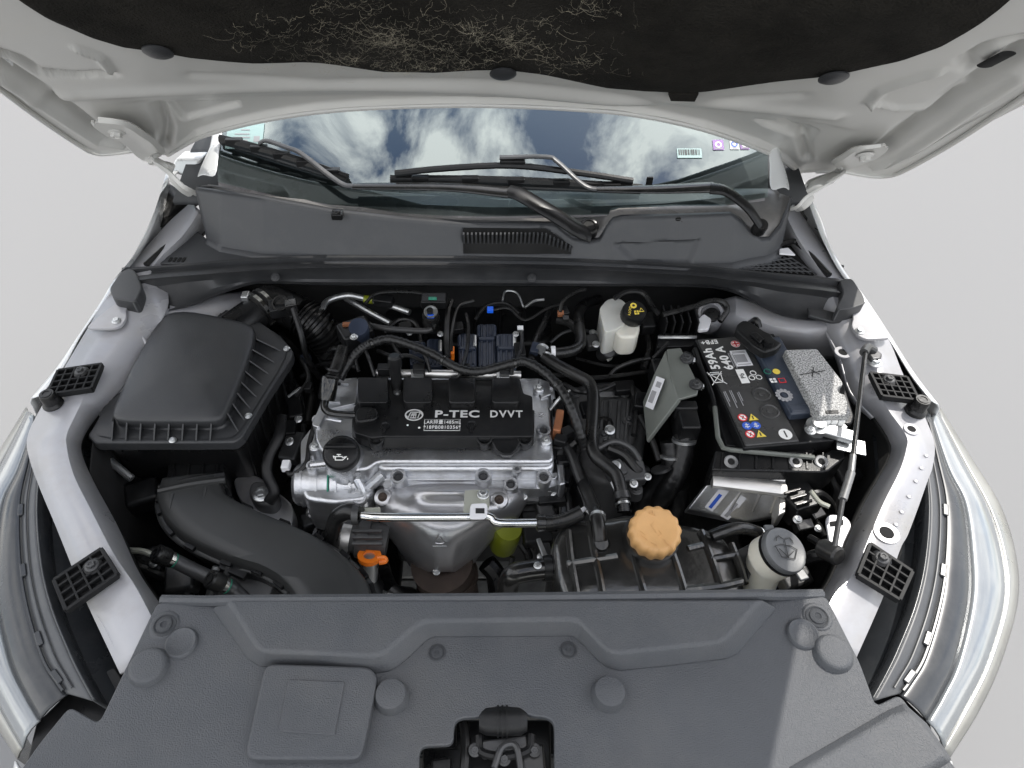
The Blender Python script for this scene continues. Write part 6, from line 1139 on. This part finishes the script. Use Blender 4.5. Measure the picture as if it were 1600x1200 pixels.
t = thing('sensor_tag', 'grey tagged connector hanging beside the coolant tank hose', 'connector', U(848, 858, .70)); MB().prism(US([(838, 842), (844, 840), (858, 872), (850, 876)], .77), (0, 0, -.006)).build('tag', 'zinc', t, bev=.001); MB().tube([U(800, 870, .68), U(798, 890, .66), U(794, 905, .64)], .005, 8, 4).build('lead', 'rubber', t)
t = thing('strut_mount', 'white strut top mount with dark opening behind the battery', 'mount', U(1105, 500, .80))
MB().lathe([(.030, -.04), (.028, -.002), (.024, .004), (.019, .003), (.017, -.006), (0, -.008)], U(1110, 490, .840), (-.1, -.5, .9), 32).build('mount_cup', 'rail_paint', t, ang=45); MB().lathe([(0, -.006), (.016, -.006), (.014, .004), (0, .006)], U(1112, 492, .842), (-.1, -.5, .9), 20).build('mount_centre', 'rubber', t)
slab('mount_tongue', [(1086, 502), (1100, 490), (1112, 498), (1108, 514), (1092, 516)], .846, .008, 'paper', t, bev=.003, rnd=.005)
# ================================================================== smaller clutter deep in the bay
def cluster(name, label, cat_, loc, tubes, boxes=(), bolts=()):
    t = thing(name, label, cat_, U(*loc))
    for q_, r_, m, nm in tubes: MB().tube([U(*p) for p in q_], r_, 10, 6, rf=(lambda i: 1 + .06 * math.sin(i * 1.7)) if m == 'tape' else None).build(nm, m, t)
    for p, sz, rz, m, nm in boxes: MB().box(U(*p), sz, Matrix.Rotation(rz, 3, 'Z') @ Matrix.Rotation(.2, 3, 'X')).build(nm, m, t, bev=min(sz) * .18)
    for p, r_, m in bolts: bolt(t, U(*p), r_, (0, -.3, 1), m)
    return t
cluster('power_steering_lines', 'thin dark pipes low behind the air filter box neck', 'pipe', (480, 600, .70),
    [([(420, 540, .74), (445, 575, .73), (470, 620, .72), (475, 680, .70)], .005, 'dark_metal', 'pipe'), ([(438, 520, .76), (470, 560, .75), (486, 610, .73), (480, 660, .72)], .0065, 'rubber', 'pipe'), ([(505, 560, .78), (522, 545, .80), (545, 552, .80)], .006, 'rubber', 'pipe'), ([(470, 590, .74), (500, 570, .76), (530, 568, .78), (560, 575, .79)], .0045, 'tape', 'lead')],
    [((462, 640, .73), (.03, .05, .03), .3, 'black_plastic', 'bracket'), ((458, 700, .72), (.035, .06, .03), -.2, 'dark_metal', 'bracket'), ((478, 560, .77), (.02, .016, .016), .5, 'navy_plastic', 'connector'), ((455, 670, .74), (.02, .03, .018), .1, 'black_plastic', 'connector')], [((466, 655, .75), .005, 'zinc'), ((452, 690, .74), .0055, 'zinc'), ((422, 522, .80), .005, 'zinc')])
cluster('belt_pulleys', 'grooved dark belt pulleys at the oil cap end of the engine', 'pulley', (475, 810, .5),
    [([(470, 770, .66), (500, 800, .63), (515, 840, .60)], .008, 'rubber', 'belt'), ([(488, 768, .66), (515, 795, .63), (530, 830, .60)], .008, 'rubber', 'belt')], [((492, 812, .62), (.05, .03, .03), .4, 'dark_metal', 'tensioner_arm')], [((488, 800, .64), .008, 'zinc')])
t = thing('drive_pulley', 'large dark pulley wheel behind the intake duct', 'pulley', U(500, 850, .5))
MB().lathe([(0, -.02), (.055, -.02), (.055, -.012)] + [(.050 + .005 * (k % 2), -.010 + k * .003) for k in range(8)] + [(.055, .016), (.03, .016), (.028, .008), (0, .008)], U(505, 845, .60), (-1, .2, .25), 36).build('wheel', 'dark_metal', t)
cluster('engine_rear_hoses', 'dark vacuum hoses and clips packed behind the manifold runners', 'hose', (760, 500, .76),
    [([(600, 520, .80), (625, 500, .81), (650, 506, .81), (660, 540, .80)], .0055, 'rubber', 'hose'), ([(830, 560, .83), (838, 530, .83), (850, 505, .83), (862, 480, .83)], .0065, 'rubber', 'hose'), ([(742, 500, .82), (760, 478, .83), (790, 474, .83), (812, 490, .83)], .004, 'tape', 'lead'), ([(590, 548, .83), (612, 556, .84), (640, 556, .84), (662, 566, .83)], .004, 'rubber', 'lead'), ([(820, 480, .84), (835, 470, .84), (850, 468, .84)], .003, 'zinc', 'lead')],
    [((716, 512, .84), (.02, .02, .015), .2, 'black_plastic', 'connector'), ((812, 548, .845), (.02, .03, .016), .1, 'black_plastic', 'connector'), ((836, 545, .84), (.016, .024, .014), -.3, 'navy_plastic', 'connector'), ((634, 512, .82), (.025, .02, .02), .3, 'black_plastic', 'connector'), ((600, 470, .84), (.04, .02, .02), -.2, 'black_plastic', 'bracket')], [((688, 522, .838), .004, 'zinc'), ((806, 522, .84), .004, 'zinc'), ((640, 520, .83), .004, 'zinc')])
cluster('gearbox_linkage', 'dark shift linkage and clipped leads on top of the gearbox', 'linkage', (960, 640, .72),
    [([(935, 700, .775), (960, 690, .78), (985, 700, .775), (1000, 720, .765)], .006, 'dark_metal', 'rod'), ([(880, 600, .80), (905, 612, .80), (935, 610, .79), (960, 600, .79)], .005, 'tape', 'lead'), ([(985, 600, .77), (995, 640, .77), (990, 680, .77)], .005, 'tape', 'lead'), ([(1000, 650, .78), (1020, 690, .77), (1030, 720, .76)], .006, 'rubber', 'lead'), ([(1015, 560, .80), (990, 565, .80), (965, 575, .79), (950, 590, .78)], .0045, 'rubber', 'lead')],
    [((975, 606, .765), (.04, .025, .02), .1, 'black_plastic', 'connector'), ((1000, 630, .775), (.025, .035, .03), -.2, 'black_plastic', 'connector'), ((960, 735, .765), (.035, .03, .02), .4, 'gear_metal', 'lever'), ((985, 740, .75), (.05, .04, .03), .1, 'gear_metal', 'bracket'), ((915, 640, .79), (.018, .03, .018), .2, 'black_plastic', 'connector')], [((962, 728, .782), .006, 'zinc'), ((990, 756, .766), .005, 'zinc'), ((953, 672, .765), .0065, 'zinc'), ((1012, 745, .76), .0045, 'zinc')])
cluster('starter_leads', 'black starter leads and brackets below the gearbox end of the engine', 'cable', (880, 790, .6),
    [([(868, 745, .74), (884, 770, .73), (890, 800, .72), (884, 830, .70)], .0065, 'tape', 'lead'), ([(850, 760, .73), (868, 790, .71), (866, 830, .68)], .0055, 'rubber', 'lead'), ([(905, 760, .76), (915, 790, .75), (905, 815, .74)], .005, 'rubber', 'lead'), ([(815, 850, .66), (826, 870, .65), (824, 905, .62)], .008, 'rubber', 'lead'), ([(760, 880, .52), (775, 900, .50), (780, 940, .46)], .02, 'rubber', 'hose')],
    [((862, 782, .725), (.05, .02, .025), .1, 'black_plastic', 'connector'), ((852, 800, .71), (.03, .05, .03), .2, 'dark_metal', 'bracket'), ((882, 745, .755), (.025, .03, .02), -.3, 'black_plastic', 'connector'), ((838, 826, .69), (.05, .06, .03), .1, 'black_plastic', 'cover'), ((848, 850, .68), (.02, .05, .03), .2, 'dark_metal', 'bracket')], [((818, 776, .74), .0045, 'zinc'), ((864, 770, .74), .004, 'zinc'), ((846, 870, .68), .005, 'zinc')])
cluster('headlamp_leads', 'black leads and brackets in the dark corner under the air filter box', 'cable', (250, 800, .6),
    [([(160, 730, .70), (200, 745, .69), (232, 762, .68), (248, 790, .66)], .009, 'rubber', 'lead'), ([(200, 860, .72), (225, 862, .735), (246, 872, .74)], .005, 'zinc_bracket', 'pipe'), ([(205, 880, .68), (240, 895, .67), (275, 912, .66), (300, 940, .64)], .010, 'tape', 'lead'), ([(172, 720, .76), (190, 735, .75), (206, 748, .74)], .007, 'zinc', 'stay')],
    [((226, 775, .68), (.06, .05, .05), .4, 'black_plastic', 'relay'), ((215, 890, .66), (.09, .05, .05), .4, 'black_plastic', 'bracket'), ((285, 905, .66), (.05, .05, .04), .2, 'dark_metal', 'bracket'), ((405, 912, .70), (.06, .05, .02), -.3, 'gear_metal', 'bracket')], [((318, 898, .72), .006, 'chrome'), ((372, 935, .70), .006, 'zinc'), ((240, 880, .70), .005, 'zinc')])
cluster('wing_leads', 'black connectors and clips in the shade beside the gas strut', 'cable', (1290, 780, .62),
    [([(1255, 800, .76), (1275, 815, .76), (1290, 840, .77)], .005, 'tape', 'lead'), ([(1265, 840, .78), (1282, 850, .79), (1296, 862, .80)], .006, 'black_plastic', 'pin'), ([(1300, 700, .72), (1330, 690, .73), (1356, 686, .74)], .004, 'rubber', 'lead'), ([(1300, 745, .74), (1308, 770, .73), (1300, 800, .72)], .010, 'rubber', 'lead')],
    [((1272, 800, .765), (.025, .03, .02), .4, 'gloss_black', 'connector'), ((1255, 822, .76), (.03, .02, .02), .2, 'gloss_black', 'connector'), ((1316, 738, .74), (.05, .05, .04), .3, 'black_plastic', 'bracket'), ((1240, 905, .72), (.05, .03, .03), .3, 'dark_metal', 'bracket')], [((1246, 812, .785), .005, 'zinc'), ((1278, 826, .775), .004, 'zinc'), ((1186, 832, .80), .006, 'chrome')])
cluster('firewall_pipes', 'dark pipes and clips along the firewall beside the brake reservoir', 'pipe', (1000, 540, .74),
    [([(930, 520, .80), (905, 515, .79), (880, 520, .78), (860, 535, .77)], .0035, 'dark_metal', 'pipe'), ([(935, 537, .80), (900, 540, .78), (870, 560, .77)], .0035, 'dark_metal', 'pipe'), ([(1010, 520, .80), (1015, 545, .80), (1005, 575, .79)], .006, 'rubber', 'pipe'), ([(870, 500, .83), (890, 505, .83), (905, 520, .83)], .008, 'rubber', 'pipe')],
    [((925, 535, .795), (.025, .03, .02), .2, 'dark_metal', 'block'), ((1010, 505, .82), (.03, .04, .03), .1, 'black_plastic', 'bracket'), ((880, 488, .845), (.02, .02, .016), .3, 'black_plastic', 'connector')], [((926, 520, .805), .005, 'zinc'), ((931, 538, .805), .005, 'zinc')])
# spot-welded seams, sealer and drain marks on the rails
for pts in ([(205, 500), (220, 520), (232, 545)],): MB().tube(US(pts, .870), .003, 8, 4).build('sealer_bead', 'rail_paint', body)
for pts, z in (([(62, 700), (80, 748), (104, 806), (128, 862)], .869), ([(1448, 712), (1432, 752), (1410, 800), (1392, 838)], .869)):
    P_ = cat(US(pts, z), 4)
    for p in P_[::2]: inst('spot_weld', shared('spot_weld', lambda: MB().lathe([(0, -.001), (.0032, -.001), (.0034, .0004), (.0024, .0001), (0, .0)], (0, 0, 0), seg=12), 'rail_paint'), body, p)
for pts in ([(152, 962), (166, 985), (178, 1010)],): MB().tube(US(pts, .870), .005, 8, 4, flat=.4).build('pressed_bead', 'rail_paint', body)
